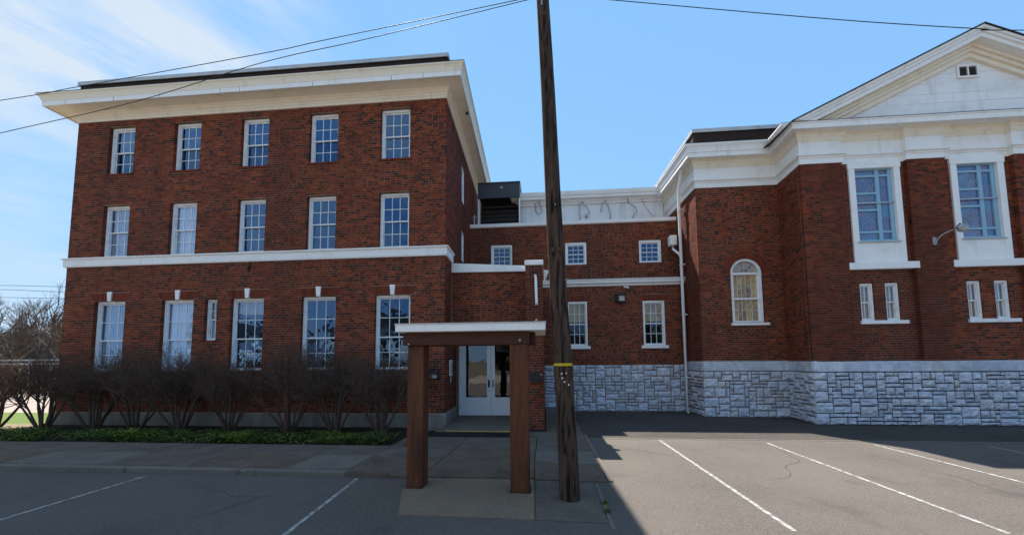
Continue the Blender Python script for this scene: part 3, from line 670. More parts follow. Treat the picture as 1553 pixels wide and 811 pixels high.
backing((4.95, 20.0), math.atan2(YA - 20.0, CX0 - 4.95), math.hypot(20 - YA, CX0 - 4.95), 0, 8.5, [], mb)
backing((CX0, YA), 0, CXA - CX0, 0, 8.5, arch_hole, mb)
backing((CXA, YA), thT, retL, 0, 8.5, [], mb)
backing((CX1, YR), 0, CXE - CX1, 0, 8.5, fh, mb)
for a, b in pil: mb.box(a + .008, b - .008, YPI + .008, YR + .006, 0, 8.4)
mb.add([(CXE, YR, 0), (CXE, 26, 0), (CXE, 26, 8.5), (CXE, YR, 8.5)], [(0, 1, 2, 3)])
mb.add([(4.95, 20, 0), (4.95, 26, 0), (4.95, 26, 8.5), (4.95, 20, 8.5)], [(0, 1, 2, 3)])
mb.add([(4.95, 26, 0), (CXE, 26, 0), (CXE, 26, 8.5), (4.95, 26, 8.5)], [(0, 1, 2, 3)])
chb(mb, 'wall', 'mortar')
BC = Bricks()
thF = math.atan2(YA - 20.0, CX0 - 4.95); lF = math.hypot(20 - YA, CX0 - 4.95)
BC.wall((4.95, 20.0), thF, lF, 1.78, 7.6, ends=(0, BD + .006), z_ref=.45, near=False)
BC.wall((CX0, YA), 0, CXA - CX0, 1.78, 7.6, arch_hole[:1], arches=[(AX - CX0, AZS, AW + .24)], z_ref=.45)
BC.wall((CXA, YA), thT, retL, 1.76, 7.6, ends=(0, BD + .006), z_ref=.45, near=False)
zr = .45
segs = [(a, b, YPI) for a, b in pil] + [(pil[i][1], pil[i + 1][0], YR) for i in range(3)]
for a, b, y in segs:
    hh = [(h[0] + CX1 - a, h[1] + CX1 - a, h[2], h[3]) for h in fh]
    BC.wall((a, y), 0, b - a, 1.76, 7.55, hh, z_ref=.45, start=(a * 7 % .1))
for a, b in pil:
    BC.wall((a, YR), -math.pi / 2, YR - YPI - .004, 1.76, 7.55, z_ref=.45, near=False) if a > 8 else None
BC.finish(CH_)
# stone base
chb(MB().box(CX1 + .02, CXE, YPI + .004, YR, 0, 1.46), 'stone_backing', 'stonejoint')
chb(MB().box(CX0 + .004, CXA, YA + .004, YA + .05, 0, 1.46), 'stone_backing', 'stonejoint')
T = rotmap((CXA, YA), thT); mb = MB(); mb.add([T(0, .004, 0), T(retL, .004, 0), T(retL, .004, 1.46), T(0, .004, 1.46)], [(0, 1, 2, 3)]); chb(mb, 'stone_backing', 'stonejoint')
T = rotmap((4.95, 20), thF); mb = MB(); mb.add([T(0, .004, 0), T(lF, .004, 0), T(lF, .004, 1.46), T(0, .004, 1.46)], [(0, 1, 2, 3)]); chb(mb, 'stone_backing', 'stonejoint')
ashlar(CH_, (CX1 - .02, YPI - .02), 0, 6.6, 0, 1.45, 11, corner=(True, False))
ashlar(CH_, (CX0 - .02, YA - .02), 0, CXA - CX0 + .02, 0, 1.45, 12, corner=(True, False))
ashlar(CH_, (CXA - .02, YA), thT, retL, 0, 1.45, 13)
ashlar(CH_, (5.095, 13.75), thF, 1.28, 0, 1.45, 14)
rnd = random.Random(5)
def caps(P0, th, Lw, ztop):
    T = rotmap(P0, th); x = 0
    while x < Lw - .01:
        w = min(rnd.choice([.45, .62, .8, 1.0]), Lw - x)
        if Lw - x - w < .25: w = Lw - x
        V = []; F = []; n = 5; h = ztop - 1.46; z_ = 1.462
        for j, zz in enumerate((0, .02, h - .03, h - .012)):
            for i in range(n + 1):
                V.append((x + .003 + (w - .006) * i / n, (-.03 if j in (1, 2) else -.012) + rnd.uniform(-.006, .006), z_ + zz))
        for j in range(3):
            for i in range(n): a = j * (n + 1) + i; F.append((a, a + 1, a + n + 2, a + n + 1))
        k = len(V); V += [(x + .003, .1, z_ + h), (x + w - .003, .1, z_ + h)]; F.append(tuple(range(3 * (n + 1), 4 * (n + 1))) + (k + 1, k))
        V += [(x + .003, .1, z_), (x + w - .003, .1, z_)]
        F.append((k + 2, 0, n + 1, 2 * (n + 1), 3 * (n + 1), k)); F.append((k + 3, k + 1, 4 * n + 3, 3 * n + 2, 2 * n + 1, n)); F.append((k + 2, k + 3) + tuple(range(n, -1, -1)))
        link('cap_stone', mesh('cap_stone', V, F, 'stone'), CH_, Vector((P0[0], P0[1], 0)) - cbase, th)
        x += w
caps((CX1 - .02, YPI - .01), 0, 6.6, 1.755); caps((CX0 - .01, YA - .01), 0, CXA - CX0, 1.775); caps((CXA - .01, YA), thT, retL, 1.765); caps((5.10, 13.75), thF, 1.28, 1.775)
# entablature, stepping over the pilasters
EP = [(4.95, 20), (CX0, YA), (CXA, YA), (CX1, YPI)]
for i, (a, b) in enumerate(pil):
    if i: EP += [(a, YR), (a, YPI)]
    EP += [(b, YPI)] + ([(b, YR)] if i < 3 else [])
chb(MB().sweep(EP, [(-.1, 7.53), (.03, 7.53), (.03, 7.69), (.05, 7.695), (.055, 7.73), (.10, 7.76), (.10, 7.795), (.02, 7.80), (-.1, 7.80)]), 'architrave', 'white')
chb(MB().sweep(EP, [(-.1, 7.802), (.015, 7.802), (.015, 8.20), (-.1, 8.20)]), 'frieze', 'white')
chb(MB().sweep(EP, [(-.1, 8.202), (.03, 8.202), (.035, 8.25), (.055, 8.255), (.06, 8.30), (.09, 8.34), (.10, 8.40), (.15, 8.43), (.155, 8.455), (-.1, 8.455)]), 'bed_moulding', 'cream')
E2 = [(4.95, 20), (CX0, YA), (CXA, YA), (CX1, YPI), (CXE, YPI)]
chb(MB().sweep(E2, [(-.1, 8.458), (.31, 8.458), (.31, 8.44), (.335, 8.44), (.335, 8.58), (.36, 8.60), (.36, 8.625), (-.1, 8.63)]), 'fascia', 'white')
chb(MB().sweep(E2[:4], [(-.1, 8.632), (.345, 8.632), (.355, 8.68), (.37, 8.74), (.40, 8.79), (.42, 8.82), (.42, 8.86), (-.1, 8.88)]), 'crown_moulding', 'white')
chb(MB().sweep(E2[:4], [(-.1, 8.882), (.422, 8.862), (.426, 8.872), (-.1, 8.9)]), 'drip_edge', 'flash')
chb(MB().box(CX1 - .3, CXE, YPI - .362, YPI + .1, 8.633, 8.642), 'drip_edge', 'roof')
# pediment
PK, ML, ZE, XE = 12.38, .484, 8.645, 7.20
ZPK = ZE + (PK - XE) * ML; XR = 2 * PK - XE
def chev(va, vb):
    xa = XE + va / ML; xb = XE + vb / ML
    return [(xa, ZE), (PK, ZPK - va), (2 * PK - xa, ZE), (2 * PK - xb, ZE), (PK, ZPK - vb), (xb, ZE)]
def chevron(name, va, vb, y0, y1, m):
    p = chev(va, vb); b = MB()
    b.prism([p[0], p[5], p[4], p[1]], y0, y1); b.prism([p[1], p[4], p[3], p[2]], y0, y1)
    return chb(b, name, m)
chevron('rake_crown', .035, .115, YPI - .44, YR, 'white'); chevron('rake_crown', .117, .20, YPI - .40, YR, 'white')
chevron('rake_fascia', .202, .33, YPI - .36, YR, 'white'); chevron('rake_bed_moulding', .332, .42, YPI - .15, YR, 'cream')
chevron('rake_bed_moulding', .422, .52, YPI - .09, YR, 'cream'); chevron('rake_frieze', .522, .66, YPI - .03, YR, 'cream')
b = MB()
for s_ in (1, -1):
    e = lambda x: PK + s_ * (PK - x) * -1
    xs = (XE - .05, PK)
    q = [(e(xs[0]), ZE - .05 * ML), (e(xs[1]), ZPK)]
    poly = [q[0], q[1], (q[1][0], q[1][1] - .033), (q[0][0], q[0][1] - .033)]
    b.prism(poly if s_ == 1 else poly[::-1], YPI - .47, 26)
chb(b, 'gable_roof', 'roof')
# boarded gable wall (panels)
z = ZE; row = 0; YG = YR - .06
VX, VZ0, VZ1, VW = 12.36, 9.90, 10.29, .285
heights = [.27, .30, .28, .30, .29, .30, .30, .30]
top = lambda x: ZPK - .60 - abs(x - PK) * ML
for hgt in heights:
    z1 = z + hgt
    cuts = [XE + .9, 8.9, 10.4 + .25 * math.sin(row * 2.1), 11.7 + .5 * math.sin(row * 1.3), 13.0 + .4 * math.sin(row * 2.9), 14.5, 15.9, XR - .9]
    for a, b_ in zip(cuts[:-1], cuts[1:]):
        pts = [(a, z), (b_, z), (b_, z1), (a, z1)]
        # clip with the two rake lines
        def clip(pts, s):
            out = []; fn = lambda p: ZPK - .60 - s * (p[0] - PK) * ML - p[1]
            for i in range(len(pts)):
                p, q = pts[i], pts[(i + 1) % len(pts)]; fp, fq = fn(p), fn(q)
                if fp >= 0: out.append(p)
                if (fp < 0) != (fq < 0): t = fp / (fp - fq); out.append((p[0] + (q[0] - p[0]) * t, p[1] + (q[1] - p[1]) * t))
            return out
        for s in (1, -1): pts = clip(pts, s) if len(pts) > 2 else []
        if len(pts) < 3: continue
        cxm = sum(p[0] for p in pts) / len(pts); czm = sum(p[1] for p in pts) / len(pts)
        sh = [(p[0] + (.0035 if p[0] < cxm else -.0035), p[1] + (.003 if p[1] < czm else -.003)) for p in pts]
        chb(MB().prism(sh, YG + R_.uniform(-.003, .003), YR + .05), 'panel', 'siding')
    z = z1; row += 1
b = MB(); b.prism([(XE + .4, ZE), (XR - .4, ZE), (PK, ZPK - .3)], YR - .045, YR + .2); chb(b, 'gable_backing', 'siding')
# vent
b = MB(); y0 = YG - .05
b.bbox(VX - VW, VX + VW, y0, YG + .02, VZ0, VZ0 + .06); b.bbox(VX - VW, VX + VW, y0, YG + .02, VZ1 - .05, VZ1); b.bbox(VX - VW, VX - VW + .055, y0 + .001, YG + .02, VZ0 + .06, VZ1 - .05); b.bbox(VX + VW - .055, VX + VW, y0 + .001, YG + .02, VZ0 + .06, VZ1 - .05)
b.bbox(VX - .02, VX + .02, y0 + .002, YG + .02, VZ0 + .06, VZ1 - .05)
vent = chb(b, 'gable_vent', 'white')
MB().box(VX - VW + .05, VX + VW - .05, YG - .012, YG - .006, VZ0 + .05, VZ1 - .04).build('vent_recess', 'black', vent)
for k in range(5):
    zz = VZ0 + .075 + k * .05
    MB().add([], []) 
    sl_ = MB(); sl_.add([(VX - VW + .055, y0 + .008, zz), (VX + VW - .055, y0 + .008, zz), (VX + VW - .055, YG - .013, zz + .03), (VX - VW + .055, YG - .013, zz + .03), (VX - VW + .055, y0 + .008, zz + .006), (VX + VW - .055, y0 + .008, zz + .006)], [(0, 1, 2, 3), (0, 4, 5, 1), (4, 3, 2, 5)])
    sl_.build('slat', 'plinth', vent)
# set-back parapet and flat roof over the recessed bay
PPc = [(5.2, 20), (5.30, 12.85), (11.0, 12.85)]
chb(MB().sweep(PPc, [(-.25, 8.85), (0, 8.85), (0, 9.72), (-.25, 9.72)]), 'parapet', 'darkbrick')
chb(MB().sweep(PPc, [(-.3, 9.70), (-.26, 9.722), (0, 9.722), (.035, 9.70), (.05, 9.70), (.05, 9.83), (-.3, 9.84)]), 'coping', 'metalcap')
mb = MB(); mb.add([(4.95, 20, 8.87), (CX0, YA, 8.87), (CXA, YA, 8.87), (9, YA, 8.87), (9, 26, 8.87), (4.95, 26, 8.87)], [(0, 1, 2, 3, 4, 5)]); mb.add([(9, YA, 8.5), (CXE, YA, 8.5), (CXE, 26, 8.5), (9, 26, 8.5)], [(0, 1, 2, 3)]); chb(mb, 'flat_roof', 'roof')
# tall stained glass windows with white surround
def big_window(x0, x1, z0, z1, gx0, gx1, gz0, gz1, seed, diamonds):
    y = YR; b = MB(); fw = .17
    b.bbox(x0, x0 + fw, y - .05, y + .12, z0, z1); b.bbox(x1 - fw, x1, y - .05, y + .12, z0, z1)
    b.bbox(x0 + fw, x1 - fw, y - .048, y + .12, gz1 + .02, z1 - .001)
    b.bbox(x0 + fw, x1 - fw, y - .035, y + .12, z0, gz0 - .05)       # apron panel
    b.bbox(x0 - .02, x1 + .02, y - .062, y + .02, z1 - .14, z1 + .03)
    w = chb(b, 'stained_window', 'white')
    def sub(mb, name, m): return link(name, mesh(name, mb.V, mb.F, m), w)
    sub(MB().bbox(x0 - .22, x1 + .24, y - .13, y + .1, z0 - .2, z0 - .002, .01), 'sill', 'white')
    sub(MB().bbox(x0 + fw - .06, x1 - fw + .06, y - .075, y + .1, gz0 - .05, gz0 - .015, .006), 'subsill', 'metalcap')
    gx0, gx1 = x0 + fw, x1 - fw
    W = gx1 - gx0; H = gz1 - gz0; bl = MB(); fy0, fy1 = y + .03, y + .10
    t = .06
    bl.bbox(gx0, gx0 + t, fy0, fy1, gz0, gz1 + .02); bl.bbox(gx1 - t * 1.8, gx1, fy0, fy1, gz0, gz1 + .02); bl.bbox(gx0 + t, gx1 - t * 1.8, fy0, fy1, gz1 - .05, gz1 + .019); bl.bbox(gx0 + t, gx1 - t * 1.8, fy0, fy1, gz0, gz0 + t)
    xm = gx0 + W * .62; bl.box(xm - .05, xm + .05, fy0 + .004, fy1, gz0 + t, gz1 - .05)
    L0, L1, R0, R1 = gx0 + t, xm - .05, xm + .05, gx1 - t * 1.8
    rows = [0.0 * H + t, .13 * H, .43 * H, .66 * H, .90 * H, H - .05]
    for r in rows[1:-1]:
        bl.box(L0, L1, fy0 + .005, fy1, gz0 + r - .03, gz0 + r + .03)
    for r in (rows[1], rows[4]): bl.box(R0, R1, fy0 + .005, fy1, gz0 + r - .03, gz0 + r + .03)
    sub(bl, 'blue_frame', 'bluepaint')
    sub(MB().box(gx0 + .005, gx1 - .005, fy0 - .025, fy0 - .003, gz0 + .515 * H, gz0 + .535 * H), 'meeting_rail', 'steel')
    g = MB(); yg = fy1 - .03
    ld = MB()
    def came(p, q, r=.006):
        ld.tube([(p[0], yg - .004, p[1]), (q[0], yg - .004, q[1])], r, 4)
    def pane(poly): g.add([(a, yg, c) for a, c in poly], [tuple(range(len(poly)))])
    for k in range(5):
        a, c = gz0 + rows[k] + (.03 if 0 < k else 0), gz0 + rows[k + 1] - .03 * (k < 4)
        xm_, zm_ = (L0 + L1) / 2, (a + c) / 2; hw, hh = (L1 - L0) / 2, (c - a) / 2
        if k in (0, 4): pane([(L0, a), (L1, a), (L1, c), (L0, c)]); continue
        D = [(xm_, a + .01), (L1 - .02, zm_), (xm_, c - .01), (L0 + .02, zm_)]
        C = [(L0, a), (L1, a), (L1, c), (L0, c)]
        kind = diamonds[k - 1]
        if kind == 'o':
            n = 10; D = [(xm_ + hw * .62 * math.cos(2 * math.pi * i / n), zm_ + hh * .78 * math.sin(2 * math.pi * i / n)) for i in range(n)]
        n = len(D)
        pane(D)
        for i in range(n): came(D[i], D[(i + 1) % n])
        I = [(xm_ + (p[0] - xm_) * .58, zm_ + (p[1] - zm_) * .62) for p in D]
        for i in range(n): came(I[i], I[(i + 1) % n], .005)
        if kind == 'r':
            for s in (-.5, -.25, 0, .25, .5): came((xm_ + s * hw * .5, zm_ - hh * .45 * (1 - abs(s))), (xm_ + s * hw * .9, zm_ + hh * .62 * (1 - abs(s))), .004)
        else:
            for i in range(0, n, max(1, n // 4)): came(I[i], (xm_, zm_), .004)
        # corner pieces, four panes outside the figure
        if n == 4:
            for q in range(4):
                cn = C[q]; pane([cn, D[q], D[(q + 3) % 4]][:3]) if q else pane([C[0], D[0], D[3]])
        else:
            pane([(L0, a), (xm_, a), D[7], D[6], (L0, zm_)]); pane([(xm_, a), (L1, a), (L1, zm_), D[9], D[8]]); pane([(L1, zm_), (L1, c), (xm_, c), D[2], D[1]]); pane([(xm_, c), (L0, c), (L0, zm_), D[4], D[3]])
            came((xm_, a), D[7 if n > 7 else 0]); came((xm_, c), D[2]); 
        came((L0, zm_), (xm_ - hw * .75, zm_)); came((xm_ + hw * .75, zm_), (L1, zm_))
    rr = [rows[0], rows[1], rows[4], rows[5]]
    for k in range(3):
        a, c = gz0 + rr[k] + (.03 if k else 0), gz0 + rr[k + 1] - (.03 if k < 2 else 0)
        ns = 4 if k == 1 else 1
        for q in range(ns):
            a2, c2 = a + (c - a) * q / ns, a + (c - a) * (q + 1) / ns
            pane([(R0, a2), (R1, a2), (R1, c2), (R0, c2)])
            if q: came((R0, a2), (R1, a2), .005)
        if k == 1:
            came(((R0 + R1) / 2 - .03, a), ((R0 + R1) / 2 - .03, c), .004)
    for k in range(1, 4):
        a, c = gz0 + rows[k], gz0 + rows[k + 1]; b_ = MB(); b_.add([(L0 - .01, yg + .006, a), (L1 + .01, yg + .006, a), (L1 + .01, yg + .006, c), (L0 - .01, yg + .006, c)], [(0, 1, 2, 3)]); sub(b_, 'pane', 'stained')
    sub(MB().box(gx0, gx1, yg + .012, yg + .02, gz0, gz1), 'glass_backing', 'room')
    # each glass piece is an object of its own
    for fc in g.F:
        V = [g.V[i] for i in fc]; sub_ = MB(); sub_.add(V, [tuple(range(len(V)))]); sub(sub_, 'pane', 'stained')
    sub(ld, 'lead_came', 'lead')
big_window(8.97, 10.36, 4.56, 7.50, 9.03, 10.3, 5.20, 7.38, 1, ('o', 'o', 'd'))
big_window(11.69, 13.08, 4.56, 7.50, 11.75, 13.0, 5.20, 7.38, 2, ('r', 'o', 'd'))
for i, (a, b, z0, z1) in enumerate(smalls):
    window(CH_, ((a + b) / 2, YR, z0), 0, .36, 1.07, nx=2, rows=(1, 1), rec=.05, fr=.05, blind=('tancurtain', 1) if i < 3 else ('curtain', 1), glassm='clearglass')
for a, b in ((9.03, 10.22), (11.83, 13.06)):
    chb(MB().bbox(a - .02, b + .04, YR - .06, YR + .12, 2.80, 2.905, .008), 'sill', 'white')
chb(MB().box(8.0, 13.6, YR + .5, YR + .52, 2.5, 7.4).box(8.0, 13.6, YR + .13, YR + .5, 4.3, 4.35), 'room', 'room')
# arched window
def arched():
    y = YA; b = MB(); rec = .07; fr = .075; n = 20
    def ring(mb, r0, r1, y0, y1, zc=AZS):
        for i in range(n):
            t0, t1 = math.pi * i / n, math.pi * (i + 1) / n
            P = [(AX + r0 * math.cos(t0), zc + r0 * math.sin(t0)), (AX + r1 * math.cos(t0), zc + r1 * math.sin(t0)), (AX + r1 * math.cos(t1), zc + r1 * math.sin(t1)), (AX + r0 * math.cos(t1), zc + r0 * math.sin(t1))]
            mb.add([(p[0], y0, p[1]) for p in P] + [(p[0], y1, p[1]) for p in P], [(0, 1, 2, 3), (5, 1, 0, 4), (6, 2, 1, 5), (7, 3, 2, 6), (4, 0, 3, 7)])
    ring(b, AW - fr, AW, rec - .03, rec + .12)
    for s in (-1, 1): b.bbox(*(sorted((AX + s * (AW - fr), AX + s * AW))), rec - .03, rec + .12, AZ0, AZS - .001)
    b.bbox(AX - AW + fr, AX + AW - fr, rec - .02, rec + .1, AZ0 + .0, AZ0 + .075)
    b.bbox(AX - AW + fr, AX + AW - fr, rec - .012, rec + .1, AZS - .035, AZS + .035)
    zm = AZ0 + (AZS - AZ0) * .49; b.bbox(AX - AW + fr, AX + AW - fr, rec + .0, rec + .1, zm - .03, zm + .03)
    for s in (-1, 1): b.box(*(sorted((AX + s * (AW - fr - .05), AX + s * (AW - fr)))), rec + .02, rec + .1, AZ0 + .075, AZS - .035)
    b.V = [(v[0], v[1] + y, v[2]) for v in b.V]
    w = chb(b, 'arched_window', 'whitewin')
    sub = lambda mb, nm, m: link(nm, mesh(nm, mb.V, mb.F, m), w)
    sub(MB().bbox(AX - AW - .06, AX + AW + .12, y - .07, y + .1, AZ0 - .085, AZ0 - .002, .008), 'sill', 'white')
    yg = y + rec + .075; ri = AW - fr
    ld = MB()
    def came(p, q, r=.009): ld.tube([(p[0], yg - .006, p[1]), (q[0], yg - .006, q[1])], r, 4)
    def arc(cx, cz, rx, rz, t0, t1, r=.008, k=9):
        pts = [(cx + rx * math.cos(t0 + (t1 - t0) * i / k), cz + rz * math.sin(t0 + (t1 - t0) * i / k)) for i in range(k + 1)]
        for p, q in zip(pts[:-1], pts[1:]): came(p, q, r)
    # fan light: inner hub, spokes, outer ring
    K = 6; rh = .14
    arc(AX, AZS + .035, rh, rh, 0, math.pi, .009); arc(AX, AZS + .0, ri * .86, ri * .86, .06, math.pi - .06, .011, 14)
    def fan(r0, r1, t0, t1, m):
        P = [(AX + r0 * math.cos(t0), AZS + .03 + r0 * math.sin(t0)), (AX + r1 * math.cos(t0), AZS + .03 + r1 * math.sin(t0)), (AX + r1 * math.cos((t0 + t1) / 2), AZS + .03 + r1 * math.sin((t0 + t1) / 2)), (AX + r1 * math.cos(t1), AZS + .03 + r1 * math.sin(t1)), (AX + r0 * math.cos(t1), AZS + .03 + r0 * math.sin(t1))]
        s = MB(); s.add([(a, yg, c) for a, c in P], [(0, 1, 2, 3, 4)]); sub(s, 'pane', m)
    for i in range(K):
        t0, t1 = math.pi * i / K, math.pi * (i + 1) / K
        fan(rh, ri - .02, t0, t1, 'amberpale' if i in (0, 1, 4, 5) else 'amberpale')
        if i: came((AX + rh * math.cos(t0), AZS + .035 + rh * math.sin(t0)), (AX + ri * .86 * math.cos(t0), AZS + .035 + ri * .86 * math.sin(t0)), .009)
    fan(.001, rh, 0, math.pi, 'amberpale')
    xi = AW - fr - .05
    for (a, c, up) in ((zm + .03, AZS - .035, True), (AZ0 + .075, zm - .03, False)):
        xs = [AX - xi, AX - xi * .62, AX - xi * .30, AX + .02, AX + xi * .55, AX + xi]
        for i in range(5):
            zmid = a + (c - a) * (.45 if i % 2 else .6)
            for p, q in ((a, zmid), (zmid, c)):
                s = MB(); s.add([(xs[i], yg, p), (xs[i + 1], yg, p), (xs[i + 1], yg, q), (xs[i], yg, q)], [(0, 1, 2, 3)]); sub(s, 'pane', 'amber')
            if i: came((xs[i], a), (xs[i], c), .009)
        if up:
            came((AX - xi, a + .42 * (c - a)), (AX - .05, a + .42 * (c - a)), .007); came((AX - xi, a + .14 * (c - a)), (AX - .1, a + .14 * (c - a)), .006)
            arc(AX + .02, a + .1, .24, .34, .2, math.pi - .5, .007); arc(AX + .05, a - .02, .14, .2, 0, math.pi, .008)
            came((AX + xi * .2, a + .45), (AX + xi * .62, a + .12), .007); came((AX + xi, a + .28), (AX + xi * .6, a + .08), .007)
        else:
            came((AX - xi, a + .52 * (c - a)), (AX + xi, a + .50 * (c - a)), .007); arc(AX + .02, c + .02, .15, .22, math.pi, 2 * math.pi, .008)
            came((AX - xi, a + .55 * (c - a)), (AX - .1, c - .03), .007); came((AX + .12, c - .36), (AX + xi, c - .05), .007); arc(AX + .02, a + .12, .2, .3, .3, math.pi - .3, .006)
    sub(ld, 'lead_came', 'leadwhite')
    sub(MB().box(AX - AW - .05, AX + AW + .05, yg + .03, yg + .04, AZ0, AZS + AW + .05), 'glass_backing', 'room')
    # arch ring of bricks on end
    rb = MB(); n = 26; g = .006
    for r0, r1, nn in ((AW + .006, AW + .118, 24), (AW + .126, AW + .236, 30)):
        for i in range(nn):
            t0, t1 = math.pi * i / nn + .005, math.pi * (i + 1) / nn - .005
            P = [(AX + r * math.cos(t), AZS + r * math.sin(t)) for r, t in ((r0, t1), (r0, t0), (r1, t0), (r1, t1))]
            rb.prism([P[1], P[2], P[3], P[0]], y - .004 + R_.uniform(-.002, .003), y + .1)
    chb(rb, 'brick_arch', 'arch', kind='stuff')
arched()
# white boarded rear wall with cornice above the wing
YW = 15.3; WX0, WX1 = -.95, 4.75
mb = MB()
for k, (a, b) in enumerate(zip((7.1, 7.55, 7.95), (7.548, 7.948, 8.36))): mb.bbox(WX0, 5.0, YW + .012 * k, YW + .2, a, b, .004)
chb(mb, 'boarded_wall', 'siding')
chb(MB().sweep([(WX0, 19), (WX0, YW), (WX1 + .2, YW)], [(-.2, 8.362), (.05, 8.362), (.07, 8.43), (.13, 8.46), (.13, 8.52), (.30, 8.522), (.32, 8.54), (.32, 8.62), (.36, 8.64), (.39, 8.72), (.40, 8.80), (-.2, 8.82)]), 'rear_cornice', 'white')
# downspout with conductor head
ds = MB(); r = .052
dx = 5.02
ds.tube([(4.88, 12.02, 8.45), (4.90, 12.10, 8.30), (5.01, 12.36, 7.95), (5.03, 12.38, 7.6), (4.99, 13.2, 7.1), (4.98, 13.56, 6.9)][:0] or [(4.86, 12.9, 8.44), (4.87, 12.95, 8.28), (4.93, 13.36, 7.95), (4.945, 13.45, 7.6), (4.95, 13.46, 4.0), (4.955, 13.46, .25), (4.95, 13.42, .14), (4.90, 13.25, .06)], r, 12)
dso = ds.build('downspout', 'white', CH_, -cbase, smooth=True)
MB().bbox(4.70, 4.96, 13.80, 14.05, 6.05, 6.42, .015).build('conductor_head', 'white', MW, -mbase)
MB().tube([(4.80, 13.9, 6.08), (4.82, 13.85, 5.9), (4.93, 13.55, 5.62), (4.95, 13.48, 5.5)], .045, 10).build('branch_pipe', 'white', MW, -mbase)
for z in (1.2, 3.4, 5.2, 7.2): MB().box(4.885, 5.06, 13.385, 13.52, z, z + .03).build('strap', 'white', dso)

# ================================================================== small fixtures on the buildings
# stair hood on the wing roof
t = thing('roof_hood', 'dark grey open fronted hood on the wing roof beside the brick building', 'roof hood', (-1.65, 14.6, 7.26))
tb = Vector(t.location)
MB().bbox(-2.62, -.88, 14.6, 14.66, 8.50, 9.12, .01).build('fascia', 'dgrey', t, -tb)
MB().box(-2.62, -.86, 14.57, 17.0, 9.122, 9.16).build('roof', 'dgrey', t, -tb)
for x in (-.93, -2.62): MB().box(x, x + .06, 14.66, 14.74, 7.26, 9.12).build('post', 'white', t, -tb)
MB().box(-2.6, -.9, 15.25, 15.27, 7.2, 9.1).box(-.905, -.885, 14.74, 15.25, 7.2, 9.1).build('back_panel', 'black', t, -tb)
for k in range(5): MB().box(-2.55, -.94, 14.80 + k * .07, 14.86 + k * .07, 7.40 + k * .22, 7.47 + k * .22).build('slat', 'inside', t, -tb)
MB().tube([(-1.64, 14.6, 8.92), (-1.64, 14.54, 8.90)], [.06, .04], 10).build('flood_lamp', 'lens', t, -tb)
MB().tube([(-1.1, 15.2, 9.16), (-1.1, 15.2, 9.42)], .008, 5).build('antenna', 'black', t, -tb)
t = thing('vent_pipe', 'small cross shaped vent pipe on the wing roof by the dark hood', 'vent pipe', (-2.72, 14.35, 7.26))
MB().tube([(0, 0, 0), (0, 0, .45)], .03, 8).build('pipe', 'steel', t); MB().tube([(-.1, 0, .36), (.1, 0, .36)], .025, 8).build('crossbar', 'steel', t)
# conduits on the boarded wall
conds = [('grey cable loop on the white boarded wall nearest the dark hood', [(-.25, 8.45), (-.25, 8.1), (-.12, 7.95), (.0, 8.05), (-.02, 8.3), (-.12, 8.5)]),
         ('bent grey conduit with elbow on the white boarded wall right of the pole', [(1.58, 7.3), (1.58, 8.35), (1.68, 8.42), (1.90, 8.15), (1.98, 7.95), (1.86, 7.85)]),
         ('double looped conduit in the middle of the white boarded wall', [(2.45, 7.95), (2.5, 8.3), (2.65, 8.42), (2.75, 8.2), (2.82, 7.9), (2.84, 7.6), (2.7, 7.45)]),
         ('hooked conduit on the white boarded wall towards the church', [(3.55, 8.5), (3.58, 8.3), (3.85, 8.1), (3.92, 7.95), (3.75, 7.75), (3.72, 7.6)]),
         ('thin sagging cable on the white boarded wall next to the church', [(4.1, 8.5), (4.2, 8.2), (4.4, 7.9), (4.6, 7.6), (4.7, 7.3)])]
for lb_, pts in conds:
    o = MB().tube([(x, YW - .12, z) for x, z in pts], .022 if 'thin' not in lb_ else .012, 7).build('conduit', 'steel', None, smooth=True)
    o['label'] = lb_; o['category'] = 'conduit'; o['group'] = 'conduits on the boarded wall'
    x, z = pts[0]; MB().box(x - .05, x + .05, YW - .15, YW + .0, pts[-1][1] - .05, pts[-1][1] + .05).build('junction_box', 'steel', o, (pts[-1][0] - x, 0, 0))
b = MB()
for x in (-.55, .6, 1.7, 2.6, 4.0): b.box(x - .02, x + .02, 14.9, 14.94, 7.25, 7.5)
b.tube([(-.9, 14.92, 7.42), (4.6, 14.92, 7.42)], .03, 8)
o = b.build('roof_pipe', 'white', None); o['label'] = 'long white pipe on low stands along the wing roof edge'; o['category'] = 'pipe'
# flood light, camera
t = thing('wall_light', 'black box floodlight on the brick wing between the two tall windows', 'wall light', (2.83, MWY, 4.08))
b = MB(); b.prism([(-.16, -.14), (.16, -.14), (.16, .14), (-.16, .14)], -.02, -.002); b.box(-.15, .15, -.17, -.02, .09, .15); b.box(-.16, -.07, -.16, -.02, -.14, .09); b.box(.13, .16, -.16, -.02, -.14, .09); b.box(-.07, .13, -.15, -.02, -.14, -.10); b.build('housing', 'black', t)
MB().box(-.07, .13, -.13, -.04, -.10, .09).build('lens', 'lens', t)
t = thing('security_camera', 'small white security camera under the wing cornice', 'camera', (2.98, MWY - .08, 4.50))
MB().tube([(0, 0, .06), (0, -.02, 0)], .015, 6).build('mount', 'steel', t); MB().tube([(-.03, .0, 0), (.12, -.1, -.05)], [.03, .036], 8).build('housing', 'white', t)
